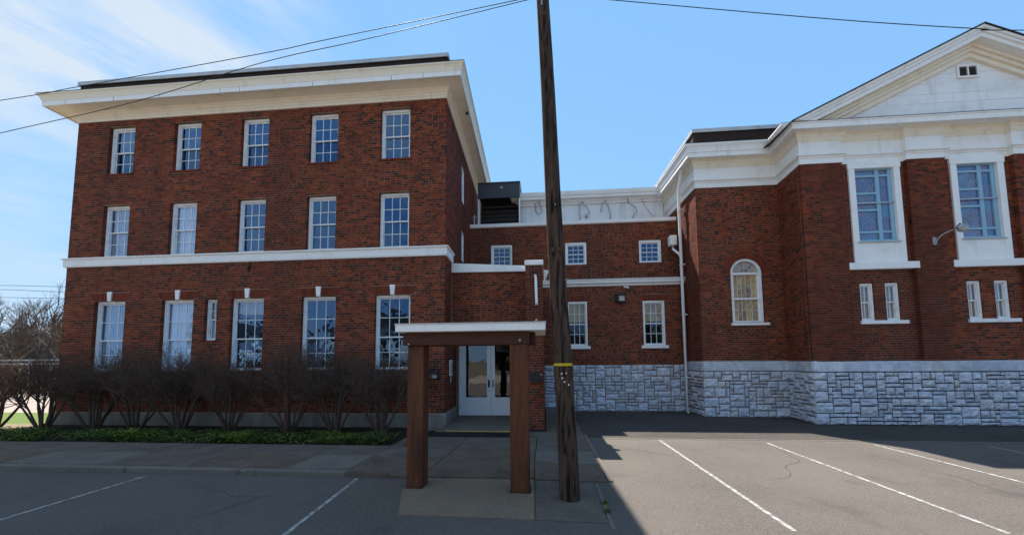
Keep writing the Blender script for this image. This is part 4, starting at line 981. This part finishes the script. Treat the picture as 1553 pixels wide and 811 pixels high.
# gooseneck lamp
t = thing('gooseneck_lamp', 'curved arm wall lamp with glass globe on the church pilaster', 'wall lamp', (11.02, YPI, 5.06))
MB().bbox(-.06, .04, -.03, .0, -.05, .16, .006).build('wall_plate', 'steel', t)
MB().tube([(-.01, -.02, -.06), (-.01, -.08, .05), (.05, -.15, .17), (.15, -.26, .25), (.26, -.36, .28)], .017, 8).build('arm', 'steel', t, smooth=True)
b = MB(); b.tube([(.24, -.36, .275), (.28, -.37, .31), (.38, -.39, .31), (.47, -.40, .29)], [.035, .075, .09, .04], 12); b.build('hood', 'steel', t, smooth=True)
b = MB(); b.tube([(.35, -.385, .29), (.35, -.385, .245), (.355, -.385, .195), (.355, -.385, .175)], [.09, .105, .08, .02], 14); b.build('globe', 'lampglobe', t, smooth=True)
MB().tube([(.31, -.37, .33), (.31, -.37, .42)], [.04, .015], 8).build('photocell', 'black', t)
# intercom, notice, letter box, drain pipe
t = thing('intercom_box', 'black box with a white label on the corner of the brick building by the porch', 'intercom', (-2.96, YF, 1.50))
MB().bbox(-.13, .13, -.11, -.0, -.13, .14, .012).build('case', 'black', t); MB().box(-.05, .08, -.114, -.111, -.105, -.02).build('label_plate', 'rag', t)
b = MB()
for i in range(3):
    for j in range(2): b.box(-.04 + i * .038, -.012 + i * .038, -.118, -.115, -.095 + j * .036, -.070 + j * .036)
b.build('buttons', 'steel', t); MB().box(-.135, .135, -.12, .0, .141, .155).build('lid', 'black', t)
t = thing('notice_board', 'white framed paper notice on the side wall left of the porch doors', 'notice', (-2.70, 10.55, 1.65))
MB().bbox(-.0, .03, -.13, .13, -.22, .23, .004).build('frame', 'whitewin', t); MB().box(.031, .033, -.09, .09, -.16, .17).build('paper', 'curtain', t)
MB().box(.031, .04, -.12, -.06, -.42, -.21).build('loose_strip', 'rag', t)
t = thing('letter_box', 'black letter box on the brick pier right of the canopy post', 'letter box', (-.19, YP, 1.42))
b = MB(); n = 10; r = .13
poly = [(-.16, -.13), (.16, -.13)] + [(.16 * math.cos(math.pi * i / n), .02 + .13 * math.sin(math.pi * i / n)) for i in range(n + 1)]
b.prism(poly, -.17, -.0); b.build('case', 'black', t); MB().box(-.12, .12, -.176, -.171, .0, .012).build('flap', 'dgrey', t); MB().box(.10, .14, -.18, -.172, .05, .08).build('latch', 'steel', t)
t = thing('scupper_pipe', 'white pipe hanging from a dark scupper hole on the brick pier', 'pipe', (-.19, YP, 4.1))
MB().tube([(-.01, -.04, .02), (.005, -.06, -.08), (.02, -.06, -.75)], .035, 8).build('pipe', 'white', t, smooth=True); MB().tube([(-.02, -.01, .06), (-.02, -.05, .05)], .05, 10).build('spout', 'black', t); MB().box(-.02, .06, -.09, -.0, -.80, -.76).build('bracket', 'steel', t)
t = thing('corner_bracket', 'white slanted sheet metal bracket between the pier top and the wing cornice', 'bracket', (.03, YP + .6, 4.2))
MB().prism([(.0, -.15), (.02, -.15), (.14, .16), (.10, .2), (.0, .2)], 0, .1).build('plate', 'white', t)

# ================================================================== canopy
CP = thing('entrance_canopy', 'flat white roofed timber canopy on two square brown posts in front of the doors', 'canopy', (-1.12, 5.5, 0))
cb = Vector(CP.location)
for x0, x1, y0 in ((-2.03, -1.785, 5.38), (-.49, -.222, 5.28)):
    MB().bbox(x0 - (x0 + x1) / 2, x1 - (x0 + x1) / 2, -.13, .13, -1.04, 1.04, .008).build('post', 'wood', CP, Vector(((x0 + x1) / 2, y0 + .14, 1.04)) - cb)
BZ0, BZ1 = 2.082, 2.268
MB().bbox(-.92, .92, -.04, .04, -.093, .093, .005).build('front_beam', 'woodx', CP, Vector((-1.12, 5.33, (BZ0 + BZ1) / 2)) - cb)
MB().bbox(-.92, .92, -.04, .04, -.093, .093, .005).build('rear_beam', 'woodx', CP, Vector((-1.12, 5.70, (BZ0 + BZ1) / 2)) - cb)
for x in (-2.085, -.16): MB().bbox(-.035, .035, -.42, .42, -.085, .085, .005).build('side_beam', 'woodx', CP, Vector((x, 5.84, (BZ0 + BZ1) / 2)) - cb)
rf = MB().bbox(-2.13, .03, 5.14, 6.28, 2.272, 2.385, .004).build('canopy_roof', 'white', CP, -cb)
MB().box(-2.14, .04, 5.13, 6.29, 2.374, 2.392).build('drip_edge', 'metalcap', rf)
MB().tube([(-.34, 5.30, 2.14), (-.34, 5.278, 2.14)], .016, 8).build('bolt', 'steel', CP, -cb)
MB().tube([(-1.98, 5.30, 2.10), (-1.98, 5.278, 2.10)], .012, 8).build('bolt', 'steel', CP, -cb)
MB().tube([(-.12, 5.8, 2.39), (-.12, 5.8, 2.46), (-.10, 5.79, 2.49)], [.03, .02, .012], 8).build('vent_stub', 'lens', CP, -cb)
for x0, x1, y0 in ((-2.045, -1.77, 5.365), (-.505, -.207, 5.265)): MB().bbox(x0, x1, y0, y0 + .29, .0, .012, .004).build('base_plate', 'rust', CP, -cb)

# ================================================================== utility pole and wires
UP = thing('utility_pole', 'tall leaning weathered wooden utility pole beside the canopy', 'pole', (.322, 5.12, 0))
rnd = random.Random(4); V = []; F = []; n = 20; NR = 40
px = lambda z: -.0372 * z + .006 * math.sin(z * 1.3)
pr_ = lambda z: .137 - .0062 * z
for i in range(NR + 1):
    z = -.1 + 9.4 * i / NR
    for k in range(n):
        t = 2 * math.pi * k / n; r = pr_(z) * (1 + .025 * math.sin(k * 2.3 + .4 * math.sin(z)) + rnd.uniform(-.012, .012))
        V.append((px(z) + r * math.cos(t), r * math.sin(t), z))
for i in range(NR):
    for k in range(n): F.append((i * n + k, i * n + (k + 1) % n, (i + 1) * n + (k + 1) % n, (i + 1) * n + k))
F.append(tuple(range(NR * n, NR * n + n)))
link('shaft', mesh('shaft', V, F, 'pole', True), UP)
b = MB(); z = 1.79
pts = [(px(z) + (pr_(z) + .004) * math.cos(t), (pr_(z) + .004) * math.sin(t)) for t in [math.pi * (1.08 + .84 * i / 10) for i in range(11)]]
for (p, q) in zip(pts[:-1], pts[1:]): b.add([(p[0], p[1], z - .018), (q[0], q[1], z - .018 + .001), (q[0], q[1], z + .02), (p[0], p[1], z + .018)], [(0, 1, 2, 3)])
b.build('yellow_tag', 'tag', UP)
for (dx_, z, w, h) in ((-.03, 1.66, .022, .018), (.03, 1.665, .012, .02), (-.025, 1.60, .025, .022), (.0, 1.55, .018, .022), (.055, 1.51, .015, .025)):
    x = px(z) + dx_; y = -math.sqrt(pr_(z) ** 2 - dx_ ** 2) - .006; MB().box(x - w / 2, x + w / 2, y, y + .02, z, z + h).build('label_scrap', 'rag', UP)
MB().box(px(1.5) - .075, px(1.5) - .055, -.125, -.10, 1.45, 1.62).build('clip', 'rust', UP)
z = 3.36; b = MB()
for dx_ in (-.075, .03): MB().box(px(z) + dx_, px(z) + dx_ + .05, -.125, -.08, z - .03, z + .03).build('bracket', 'rust', UP)
b.tube([(px(z) + .03, -.11, z), (px(z) + .03, -.14, z)], .015, 8); b.tube([(px(z) - .05, -.11, z), (px(z) - .05, -.13, z)], .015, 8); b.build('bolt', 'rust', UP)
b = MB(); z = 2.95; b.tube([(px(z) + .09, -.05, z), (px(z) + .15, -.07, z)], .012, 6); z = 4.0; b.tube([(px(z) + .02, -.1, z), (px(z) + .02, -.125, z)], .01, 6); b.build('bolt', 'steel', UP)
z = 6.85; MB().tube([(px(z), -.08, z), (px(z), -.13, z - .02), (px(z), -.135, z - .1)], [.02, .03, .028], 8).build('insulator', 'rust', UP)
MB().tube([(px(7.0) - .02, -.09, 7.0), (px(7.0) - .02, -.10, 7.25)], [.012, .008], 6).build('pin', 'steel', UP)
b = MB()
for q in range(26):
    z = rnd.uniform(.4, 6.8); t = math.pi * rnd.uniform(1.15, 1.85); r = pr_(z)
    b.tube([(px(z) + r * .98 * math.cos(t), r * .98 * math.sin(t), z), (px(z) + (r + .004) * math.cos(t), (r + .004) * math.sin(t), z)], rnd.uniform(.004, .009), 6)
b.build('nails', 'black', UP)
def wire(pts, label, r=.0055):
    # smooth through given points
    P = [Vector(p) for p in pts]; out = []
    for i in range(len(P) - 1):
        p0, p1, p2, p3 = P[max(i - 1, 0)], P[i], P[i + 1], P[min(i + 2, len(P) - 1)]
        for k in range(8):
            t = k / 8; out.append(.5 * ((2 * p1) + (p2 - p0) * t + (2 * p0 - 5 * p1 + 4 * p2 - p3) * t * t + (3 * p1 - p0 - 3 * p2 + p3) * t ** 3))
    out.append(P[-1])
    o = MB().tube(out, r, 6).build('overhead_wire', 'wire', None, smooth=True); o['label'] = label; o['category'] = 'wire'; o['group'] = 'wires strung from the utility pole'
YWR = 5.10
wire([(-16, YWR, 5.75), (-8.97, YWR, 6.23), (-7.57, YWR, 6.36), (-4.31, YWR, 6.68), (-3.25, YWR, 6.82), (-.3, YWR, 7.19), (.05, YWR, 7.24)], 'upper of the two wires running left from the pole across the sky')
wire([(-16, YWR, 4.6), (-8.9, YWR, 5.66), (-6.45, YWR, 6.04), (-4.3, YWR, 6.53), (-2.65, YWR, 6.77), (-.19, YWR, 7.17), (.05, YWR, 7.21)], 'lower of the two wires crossing the left cornice')
wire([(.06, YWR, 7.26), (1.03, YWR, 7.06), (4.09, YWR, 6.47), (5.83, YWR, 6.18), (6.34, YWR, 6.115), (12, YWR, 5.6)], 'single wire running right from the pole over the church gable')

# ================================================================== ground
def structure(mb, name, m): return mb.build(name, m, None, kind='structure')
b = MB(); b.add([(-1200, -600, -.012), (1200, -600, -.012), (1200, 1500, -.012), (-1200, 1500, -.012)], [(0, 1, 2, 3)]); structure(b, 'ground', 'earth')
b = MB(); b.add([(-30, -8, 0), (40, -8, 0), (40, 9.02, 0), (-30, 9.02, 0)], [(0, 1, 2, 3)]); LOT = structure(b, 'parking_lot', 'asphalt')
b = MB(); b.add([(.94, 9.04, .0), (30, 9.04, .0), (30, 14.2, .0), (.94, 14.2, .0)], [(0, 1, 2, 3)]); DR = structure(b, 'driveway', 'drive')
MB().box(.98, 30, 9.0, 9.06, -.01, .007).build('joint_strip', 'conc', DR)
for (p, q) in (((2.66, 4.36), (2.62, 8.92)), ((4.84, 4.45), (4.86, 8.72)), ((7.03, 4.5), (7.0, 8.66)), ((9.2, 4.6), (9.17, 8.62)), ((11.4, 4.6), (11.36, 8.6)), ((-2.74, 3.2), (-2.98, 5.78)), ((-6.46, 3.2), (-6.56, 5.72)), ((-10.2, 3.2), (-10.3, 5.72))):
    a = Vector((*p, 0)); c = Vector((*q, 0)); d = (c - a).normalized(); nrm = Vector((-d.y, d.x, 0)) * .027; V = []; F = []; rr = random.Random(int(p[0] * 100)); n = 40
    for i in range(n + 1):
        m_ = a + (c - a) * i / n
        for s in (1, -1): v = m_ + nrm * (s * (1 + rr.uniform(-.08, .08))); V.append((v.x, v.y, .004))
    for i in range(n): F.append((2 * i + 1, 2 * i + 3, 2 * i + 2, 2 * i))
    link('painted_line', mesh('painted_line', V, F, 'line'), LOT)
b = MB(); b.add([(-60, -21, -.004), (60, -21, -.004), (60, -8.01, -.004), (-60, -8.01, -.004)], [(0, 1, 2, 3)]); structure(b, 'street', 'pale')
rc = random.Random(31)
for k, (x, y, a, n) in enumerate(((1.3, 8.4, -.35, 14), (3.4, 6.1, .15, 18), (3.9, 8.75, -.12, 9), (-5.2, 5.3, -.5, 10), (-8.2, 4.6, .2, 12), (6.1, 5.2, .5, 12), (.9, 3.7, .1, 12), (-4.3, 4.2, 1.2, 7), (8.3, 7.6, -.2, 12))):
    V = []; F = []
    for i in range(n):
        w = .0025 + rc.uniform(0, .007) * math.sin(math.pi * (i + .5) / n); V += [(x - math.sin(a) * w, y + math.cos(a) * w, .0032), (x + math.sin(a) * w, y - math.cos(a) * w, .0032)]
        if i: F.append((2 * i - 2, 2 * i - 1, 2 * i + 1, 2 * i))
        a += rc.uniform(-.5, .5); x += math.cos(a) * .16; y += math.sin(a) * .16
    link('crack', mesh('crack', V, F, 'drive'), LOT)
# raised pavement with kerb (left)
b = MB(); b.box(-24, -3.2, 5.98, 7.62, -.01, .06); SW = structure(b, 'sidewalk', 'soil')
rnd = random.Random(2); x = -24.0
while x < -3.25:
    w = min(1.75 + rnd.uniform(-.2, .2), -3.2 - x)
    if -3.2 - x - w < .6: w = -3.2 - x
    for y0, y1, ms in ((5.985, 6.82, ['conc_brown', 'conc_brown', 'conc', 'conc_blue']), (6.83, 7.62, ['conc_blue', 'conc_blue', 'conc_brown'])):
        dz = rnd.uniform(-.004, .004)
        MB().bbox(x + .005, x + w - .005, y0, y1, .0, .098 + dz, .005).build('slab', rnd.choice(ms), SW)
    x += w
x = -24.0
while x < -3.2:
    w = min(2.4 + rnd.uniform(-.5, .3), -3.2 - x); h = .09 + rnd.uniform(-.004, .004)
    MB().bbox(x + .003, x + w - .003, 5.83 + rnd.uniform(-.006, .006), 5.975, -.02, h, .014).build('kerb_stone', 'conc', SW); x += w
WK = structure(MB().box(-3.05, .9, 5.95, 13.6, -.01, .004), 'walkway', 'soil')
def slab(poly, m, z=.022, name='slab'):
    c = sum((Vector(p) for p in poly), Vector((0, 0))) / len(poly)
    P = [(Vector(p) - c) * 1.0 for p in poly]; P = [c + p * (1 - .006 / max(p.length, .1)) for p in P]
    MB().flat([(p.x, p.y) for p in P], -.01, z).build(name, m, WK)
for (y0, y1, ms) in ((5.84, 6.82, 'conc_brown'), (6.83, 7.66, 'conc_blue')):
    b = MB(); V = [(-3.195, y0, .096), (-1.985 + .05 * (y0 > 6), y0, .022), (-1.93 + .05 * (y0 > 6), y1, .022), (-3.195, y1, .096)]
    b.add(V + [(v[0], v[1], -.01) for v in V], [(0, 1, 2, 3), (4, 5, 1, 0), (5, 6, 2, 1), (6, 7, 3, 2), (7, 4, 0, 3)]); b.build('slab', ms, WK)
MB().box(-3.25, -3.0, 7.665, 8.93, -.01, .07).build('slab', 'conc_brown', WK)
slab([(-1.97, 5.88), (-.18, 5.92), (-.2, 7.70), (-1.87, 7.70)], 'conc_brown', .024)
slab([(-.17, 5.85), (.93, 5.82), (.94, 6.75), (.3, 6.70), (-.19, 6.95)], 'conc_brown', .022)
slab([(-.19, 6.96), (.3, 6.71), (.94, 6.76), (.945, 7.70), (-.19, 7.70)], 'conc', .021)
slab([(-3.22, 7.67), (-1.88, 7.69), (-1.86, 8.93), (-3.0, 8.93)], 'conc_blue', .02)
slab([(-1.87, 7.71), (-.19, 7.71), (-.19, 8.93), (-1.85, 8.93)], 'conc_blue', .023)
slab([(-.18, 7.71), (.945, 7.71), (.945, 9.5), (-.18, 9.5)], 'conc_blue', .021)
slab([(.04, 9.51), (.945, 9.51), (.945, 11.0), (.04, 11.0)], 'conc_brown', .02)
slab([(.04, 11.01), (.95, 11.01), (.96, 12.5), (.04, 12.5)], 'conc_brown', .022)
slab([(.04, 12.51), (.96, 12.51), (.97, 13.66), (.04, 13.66)], 'conc', .16)
slab([(-.46, 9.0), (.04, 9.0), (.04, 9.7), (-.46, 9.7)], 'conc_blue', .018)
slab([(-1.78, 4.47), (-.13, 4.44), (-.17, 5.88), (-1.98, 5.86), (-2.06, 5.3)], 'conc_tan', .012)
slab([(-.12, 4.43), (.70, 4.40), (.72, 5.80), (-.15, 5.84)], 'conc_blue', .012)
slab([(.715, 4.25), (.76, 4.25), (.78, 5.80), (.735, 5.80)], 'conc', .006, 'crack_filler')
# narrow kerb along the walk
for a, b_ in ((5.85, 7.1), (7.12, 8.4), (8.42, 9.35)): MB().bbox(.948, 1.02, a, b_, -.01, .026, .006).build('edge_kerb', 'conc', WK)
# planting bed
structure(MB().box(-22, -3.25, 7.63, 9.85, -.01, .075), 'planting_bed', 'soil')
structure(MB().box(-60, -14.6, 9.86, 12.45, -.01, .04), 'lawn', 'grass')
structure(MB().box(-60, -14.7, 12.47, 20, -.01, .02), 'road', 'pale')
structure(MB().box(-22, -14.6, 9.2, 9.84, .0, .085), 'brick_edging', 'conc_tan')
rr = random.Random(9)
# ground cover
nl = 20000; V = np.zeros((nl * 4, 3)); rng = np.random.default_rng(3)
px_ = rng.uniform(-15.6, -3.35, nl); clump = .5 + .5 * np.sin(px_ * 3.1) * np.sin(px_ * 1.27 + 1)
py_ = 7.66 + rng.beta(1.3, 2.0, nl) * 1.35; hz = .09 + rng.uniform(0, 1, nl) ** 1.5 * (.10 + .13 * clump) * np.clip(1.25 - (py_ - 7.7) / 1.6, .2, 1)
ang = rng.uniform(0, 2 * np.pi, nl); ln = rng.uniform(.035, .08, nl); wd = ln * .40; dip = rng.uniform(-.35, .5, nl)
keep = rng.uniform(0, 1, nl) < .18 + .82 * np.clip(.5 + .55 * np.sin(px_ * 2.3 + 3 * py_) + .45 * np.sin(px_ * 5.1 - 4 * py_ + 1), 0, 1)
px_, py_, hz, ang, ln, wd, dip = (q_[keep] for q_ in (px_, py_, hz, ang, ln, wd, dip)); nl = len(px_); V = np.zeros((nl * 4, 3))
dx, dy = np.cos(ang), np.sin(ang)
V[0::4] = np.stack([px_, py_, hz], 1); V[2::4] = np.stack([px_ + dx * ln, py_ + dy * ln, hz + dip * ln], 1)
V[1::4] = np.stack([px_ + dx * ln * .5 - dy * wd, py_ + dy * ln * .5 + dx * wd, hz + dip * ln * .5 + .01], 1); V[3::4] = np.stack([px_ + dx * ln * .5 + dy * wd, py_ + dy * ln * .5 - dx * wd, hz + dip * ln * .5 + .01], 1)
F = np.arange(nl * 4).reshape(-1, 4)
o = link('ground_cover', mesh('ground_cover', V, F.tolist(), 'leaf'), None, kind='stuff'); o['label'] = 'low green leafy ground cover in front of the hedge'; o['category'] = 'ground cover'
# weed tufts in the pavement crack
for i, (x, y) in enumerate(((.745, 4.72), (.755, 4.98))):
    b = MB(); q = random.Random(i)
    for k in range(40):
        a = q.uniform(0, 6.28); r = q.uniform(.0, .04); l_ = q.uniform(.03, .08); p = Vector((r * math.cos(a), r * math.sin(a), 0)); t_ = p + Vector((math.cos(a) * l_ * .6, math.sin(a) * l_ * .6, l_)); s = Vector((-math.sin(a), math.cos(a), 0)) * .006
        b.add([p - s, p + s, t_], [(0, 1, 2)])
    o = b.build('weed_tuft', 'leaf', None, (x, y, .01)); o['label'] = ('small green weed tuft in the pavement crack, nearer the camera', 'small green weed tuft in the pavement crack, nearer the pole')[i]; o['category'] = 'weed'

# ================================================================== shrubs and trees
def branch_tree(mb, p, d, length, r, depth, q, spread=.55, up=.15, seg=3, top=None, kids=(2, 3), nside=(6, 5, 4, 3, 3, 3), shrink=.72):
    pts = [p.copy()]; rs = [r]; dd = d.copy()
    for i in range(seg):
        dd = (dd + Vector((q.uniform(-1, 1), q.uniform(-1, 1), q.uniform(-.4, 1) * .8)) * .16).normalized()
        pn = pts[-1] + dd * (length / seg)
        if top and pn.z > top: pn.z = top - q.uniform(0, .08); 
        pts.append(pn); rs.append(r * (1 - .35 * (i + 1) / seg))
    mb.tube(pts, rs, nside[min(len(nside) - 1, max(0, 5 - depth))], cap=False)
    if depth <= 0: return
    for k in range(q.randint(*kids)):
        t = q.uniform(.45, 1.0) if k else 1.0; i = min(seg - 1, int(t * seg)); f = t * seg - i
        b = pts[i].lerp(pts[i + 1], min(1, f)) if i < seg else pts[-1]
        nd = (dd + Vector((q.gauss(0, spread), q.gauss(0, spread), q.gauss(up, spread * .7)))).normalized()
        branch_tree(mb, b, nd, length * shrink * q.uniform(.75, 1.15), max(r * .58, .0022 if top else .004), depth - 1, q, spread, up, max(2, seg - 1) if depth > 1 else 2, top, kids, nside, shrink)
def make_shrub(seed, top):
    q = random.Random(seed); st = MB(); tw = MB()
    n = q.randint(8, 10)
    for k in range(n):
        a = 2 * math.pi * k / n + q.uniform(-.3, .3); lean = q.uniform(.28, .80) if k % 3 else q.uniform(.05, .25)
        p = Vector((math.cos(a) * .08, math.sin(a) * .08, 0)); d = Vector((math.cos(a) * lean, math.sin(a) * lean, 1)).normalized()
        L_ = q.uniform(.95, 1.2); pts = [p]; rs = [q.uniform(.028, .042)]
        for i in range(4):
            d = (d + Vector((q.uniform(-.1, .1), q.uniform(-.1, .1), .04))).normalized(); pts.append(pts[-1] + d * L_ / 4); rs.append(rs[0] * (1 - .12 * (i + 1)))
        st.tube(pts, rs, 7, cap=False)
        for j in range(9):
            b = pts[2].lerp(pts[4], q.uniform(.1, 1)) if j else pts[4]
            nd = (d + Vector((q.gauss(0, .45), q.gauss(0, .45), q.gauss(.2, .3)))).normalized()
            branch_tree(tw, b, nd, q.uniform(.32, .5), .014, 4, q, .62, .12, 3, top, (2, 3), (6, 5, 4, 3, 3, 3), .74)
    st.tube([(0, 0, -.05), (0, 0, .06), (0, 0, .16)], [.13, .11, .09], 9)
    return mesh('stems', st.V, st.F, 'twig', True), mesh('twigs', tw.V, tw.F, 'twig')
protos = [make_shrub(s, t) for s, t in ((1, 2.25), (5, 2.30), (9, 2.22))]
SHX = [-14.85, -13.5, -12.0, -10.75, -9.5, -8.05, -6.45, -5.2, -4.05]
slabels = ['bare shrub at the far left end of the hedge, clear of the building', 'bare shrub overlapping the left corner of the brick building', 'bare hedge shrub below the leftmost ground floor window', 'bare hedge shrub between the two leftmost ground floor windows', 'bare hedge shrub under the narrow window and its white blind neighbour', 'bare hedge shrub below the third wide ground floor window', 'bare hedge shrub below the fourth wide ground floor window', 'bare hedge shrub second from the canopy', 'bare hedge shrub next to the left canopy post']
for i, x in enumerate(SHX):
    t = thing('bare_shrub', slabels[i], 'shrub', (x, 8.95 + R_.uniform(-.08, .08), .075), R_.uniform(0, 6.28), 'pruned bare shrubs along the brick building')
    s, w = protos[i % 3]
    k = R_.uniform(.96, 1.04)
    a = link('stems', s, t); c = link('twigs', w, t)
    k *= R_.uniform(.88, 1.08); t.scale = (k, k * R_.uniform(.92, 1.08), R_.uniform(.99, 1.10))
def bare_tree(seed, h, r):
    q = random.Random(seed); tr = MB(); cr_ = MB(); hh = h * .3
    pts = [Vector((0, 0, -.1)), Vector((q.uniform(-.1, .1), 0, hh * .5)), Vector((q.uniform(-.2, .2), q.uniform(-.2, .2), hh))]
    tr.tube(pts, [r * 1.2, r, r * .85], 10, cap=False)
    for k in range(6):
        a = 2 * math.pi * k / 6 + q.uniform(-.4, .4); d = Vector((math.cos(a) * .7, math.sin(a) * .7, q.uniform(.6, 1.3))).normalized()
        branch_tree(cr_, pts[-1] - Vector((0, 0, q.uniform(0, .25) * hh)), d, h * .30, r * .55, 5, q, .42, .12, 4, None, (2, 4), (7, 6, 5, 4, 3, 3), .70)
    return mesh('trunk', tr.V, tr.F, 'bark', True), mesh('crown', cr_.V, cr_.F, 'bark')
tps = [bare_tree(3, 7.0, .20), bare_tree(8, 6.4, .17)]
tl = ['bare tree with wide spreading limbs just left of the brick building', 'bare tree at the left edge of the picture behind the fence', 'thinner bare tree between the two larger ones in the background', 'bare tree partly hidden by the corner of the brick building', 'bare tree far back at the left edge of the view']
for i, (x, y, k) in enumerate(((-31.5, 22, .86), (-37, 22.5, .82), (-36, 25, .92), (-29.0, 22.5, .86), (-47, 29, 1.05))):
    t = thing('bare_tree', tl[i], 'tree', (x, y, 0), R_.uniform(0, 6), 'bare trees beyond the road'); t.scale = (k, k, k)
    link('trunk', tps[i % 2][0], t); link('crown', tps[i % 2][1], t)
# far woodland as one mass
q = random.Random(21); b = MB()
for i in range(150):
    x = q.uniform(-135, -60); y = q.uniform(48, 75); h = q.uniform(6, 10.5)
    b.tube([(x, y, 0), (x + q.uniform(-.5, .5), y, h * .5), (x + q.uniform(-.8, .8), y, h)], [.2, .14, .04], 4, cap=False)
    for k in range(120):
        z = h * q.uniform(.12, .85); a = q.uniform(0, 6.28); l_ = q.uniform(.8, 2.4); p = Vector((x + q.uniform(-.9, .9), y + q.uniform(-.9, .9), z)); e = p + Vector((math.cos(a) * l_, math.sin(a) * l_, l_ * q.uniform(.4, 1.1)))
        b.tube([p, p.lerp(e, .5) + Vector((0, 0, -.15)), e], [.07, .045, .02], 3, cap=False)
o = b.build('far_woodland', 'farbark', None, kind='stuff'); o['label'] = 'brown leafless woodland far behind the road at left'; o['category'] = 'woodland'
# fence with brush beyond the road
t = thing('rail_fence', 'long pale metal rail fence behind the hedge at far left', 'fence', (-40, 20.5, 0)); tb = Vector(t.location)
for k in range(12): MB().box(-58 + k * 2.6 - .05, -58 + k * 2.6 + .05, 20.45, 20.55, 0, 2.1).build('post', 'steel', t, -tb)
for z in (2.05, 1.82): MB().box(-58, -29.2, 20.40, 20.448, z, z + .10).build('rail', 'steel', t, -tb)
nl = 9000; rng = np.random.default_rng(8); c = np.stack([rng.uniform(-58, -27, nl), 20.9 + rng.uniform(0, 2.0, nl), rng.uniform(0, 1, nl) ** .8 * 1.75], 1)
d = rng.normal(0, 1, (nl, 3)); d /= np.linalg.norm(d, axis=1)[:, None]; d[:, 2] = abs(d[:, 2]); e = np.cross(d, rng.normal(0, 1, (nl, 3))); e /= np.linalg.norm(e, axis=1)[:, None]
V = np.stack([c - e * .02, c + e * .02, c + d * .35], 1).reshape(-1, 3)
o = link('dry_brush', mesh('dry_brush', V, np.arange(nl * 3).reshape(-1, 3).tolist(), 'brush'), None, kind='stuff'); o['label'] = 'dry yellowish brush growing behind the rail fence'; o['category'] = 'brush'
# far wires at left
for i, (z0, z1) in enumerate(((12.9, 12.3), (12.3, 11.5), (11.2, 10.7))):
    o = MB().tube([(-95, 45, z0 + .4), (-75, 45, z0), (-62, 45, z1), (-50, 45, z1 - .3)], .03, 4).build('distant_wire', 'wire', None)
    o['label'] = ('topmost of the three thin wires above the far trees at left', 'middle of the three thin wires above the far trees at left', 'lowest of the three thin wires above the far trees at left')[i]; o['category'] = 'wire'; o['group'] = 'wires above the far trees'
# across the street, behind the camera: seen only as reflections in the panes
def street_house(x, y, w, h, lab, m, storeys):
    t = thing('street_house', lab, 'house', (x, y, 0))
    MB().box(-w / 2, w / 2, -4, 4, 0, h).build('wall', m, t); MB().prism([(-w / 2 - .5, h), (w / 2 + .5, h), (0, h + 2.6)], -4.5, 4.6).build('roof', 'roof', t)
    for k in range(int(w // 2.6)):
        for z in range(storeys): MB().box(-w / 2 + .9 + k * 2.6, -w / 2 + 1.9 + k * 2.6, 4.0, 4.05, .9 + z * 2.9, 2.5 + z * 2.9).build('window', 'black', t)
street_house(-20.5, -27, 12, 5.8, 'cream two storey house across the street reflected in the ground floor panes', 'house', 2)
street_house(4, -31, 9, 3.6, 'low cream house across the street reflected in the door glass', 'house', 1)
street_house(-39, -28, 13, 4.6, 'low pale house across the street far to the left', 'siding', 1)
rng = np.random.default_rng(5); tb_ = []; tt = MB()
for i, (x, h) in enumerate(((-52, 10), (-48.5, 8), (-5.5, 7), (12, 11), (15, 9), (21, 10), (28, 12), (35, 9))):
    nl = 2200; d = rng.normal(0, 1, (nl, 3)); d /= np.linalg.norm(d, axis=1)[:, None]
    c = d * (rng.uniform(.25, 1, nl) ** .5)[:, None]; c[:, 2] = c[:, 2] * .5 + .55; tap = 1.15 - c[:, 2] * .8; c[:, 0] *= tap * .42; c[:, 1] *= tap * .42
    e1 = rng.normal(0, .05, (nl, 3)); e2 = rng.normal(0, .05, (nl, 3))
    P = np.stack([c - e1, c + e1, c + e2], 1).reshape(-1, 3) * h; P[:, 0] += x; P[:, 1] += -35 + (i % 3) * 2; tb_.append(P)
V = np.concatenate(tb_)
o = link('evergreen_row', mesh('evergreen_row', V, np.arange(len(V)).reshape(-1, 3).tolist(), 'evergreen'), None, kind='stuff'); o['label'] = 'row of dark evergreens across the street behind the camera'; o['category'] = 'tree row'
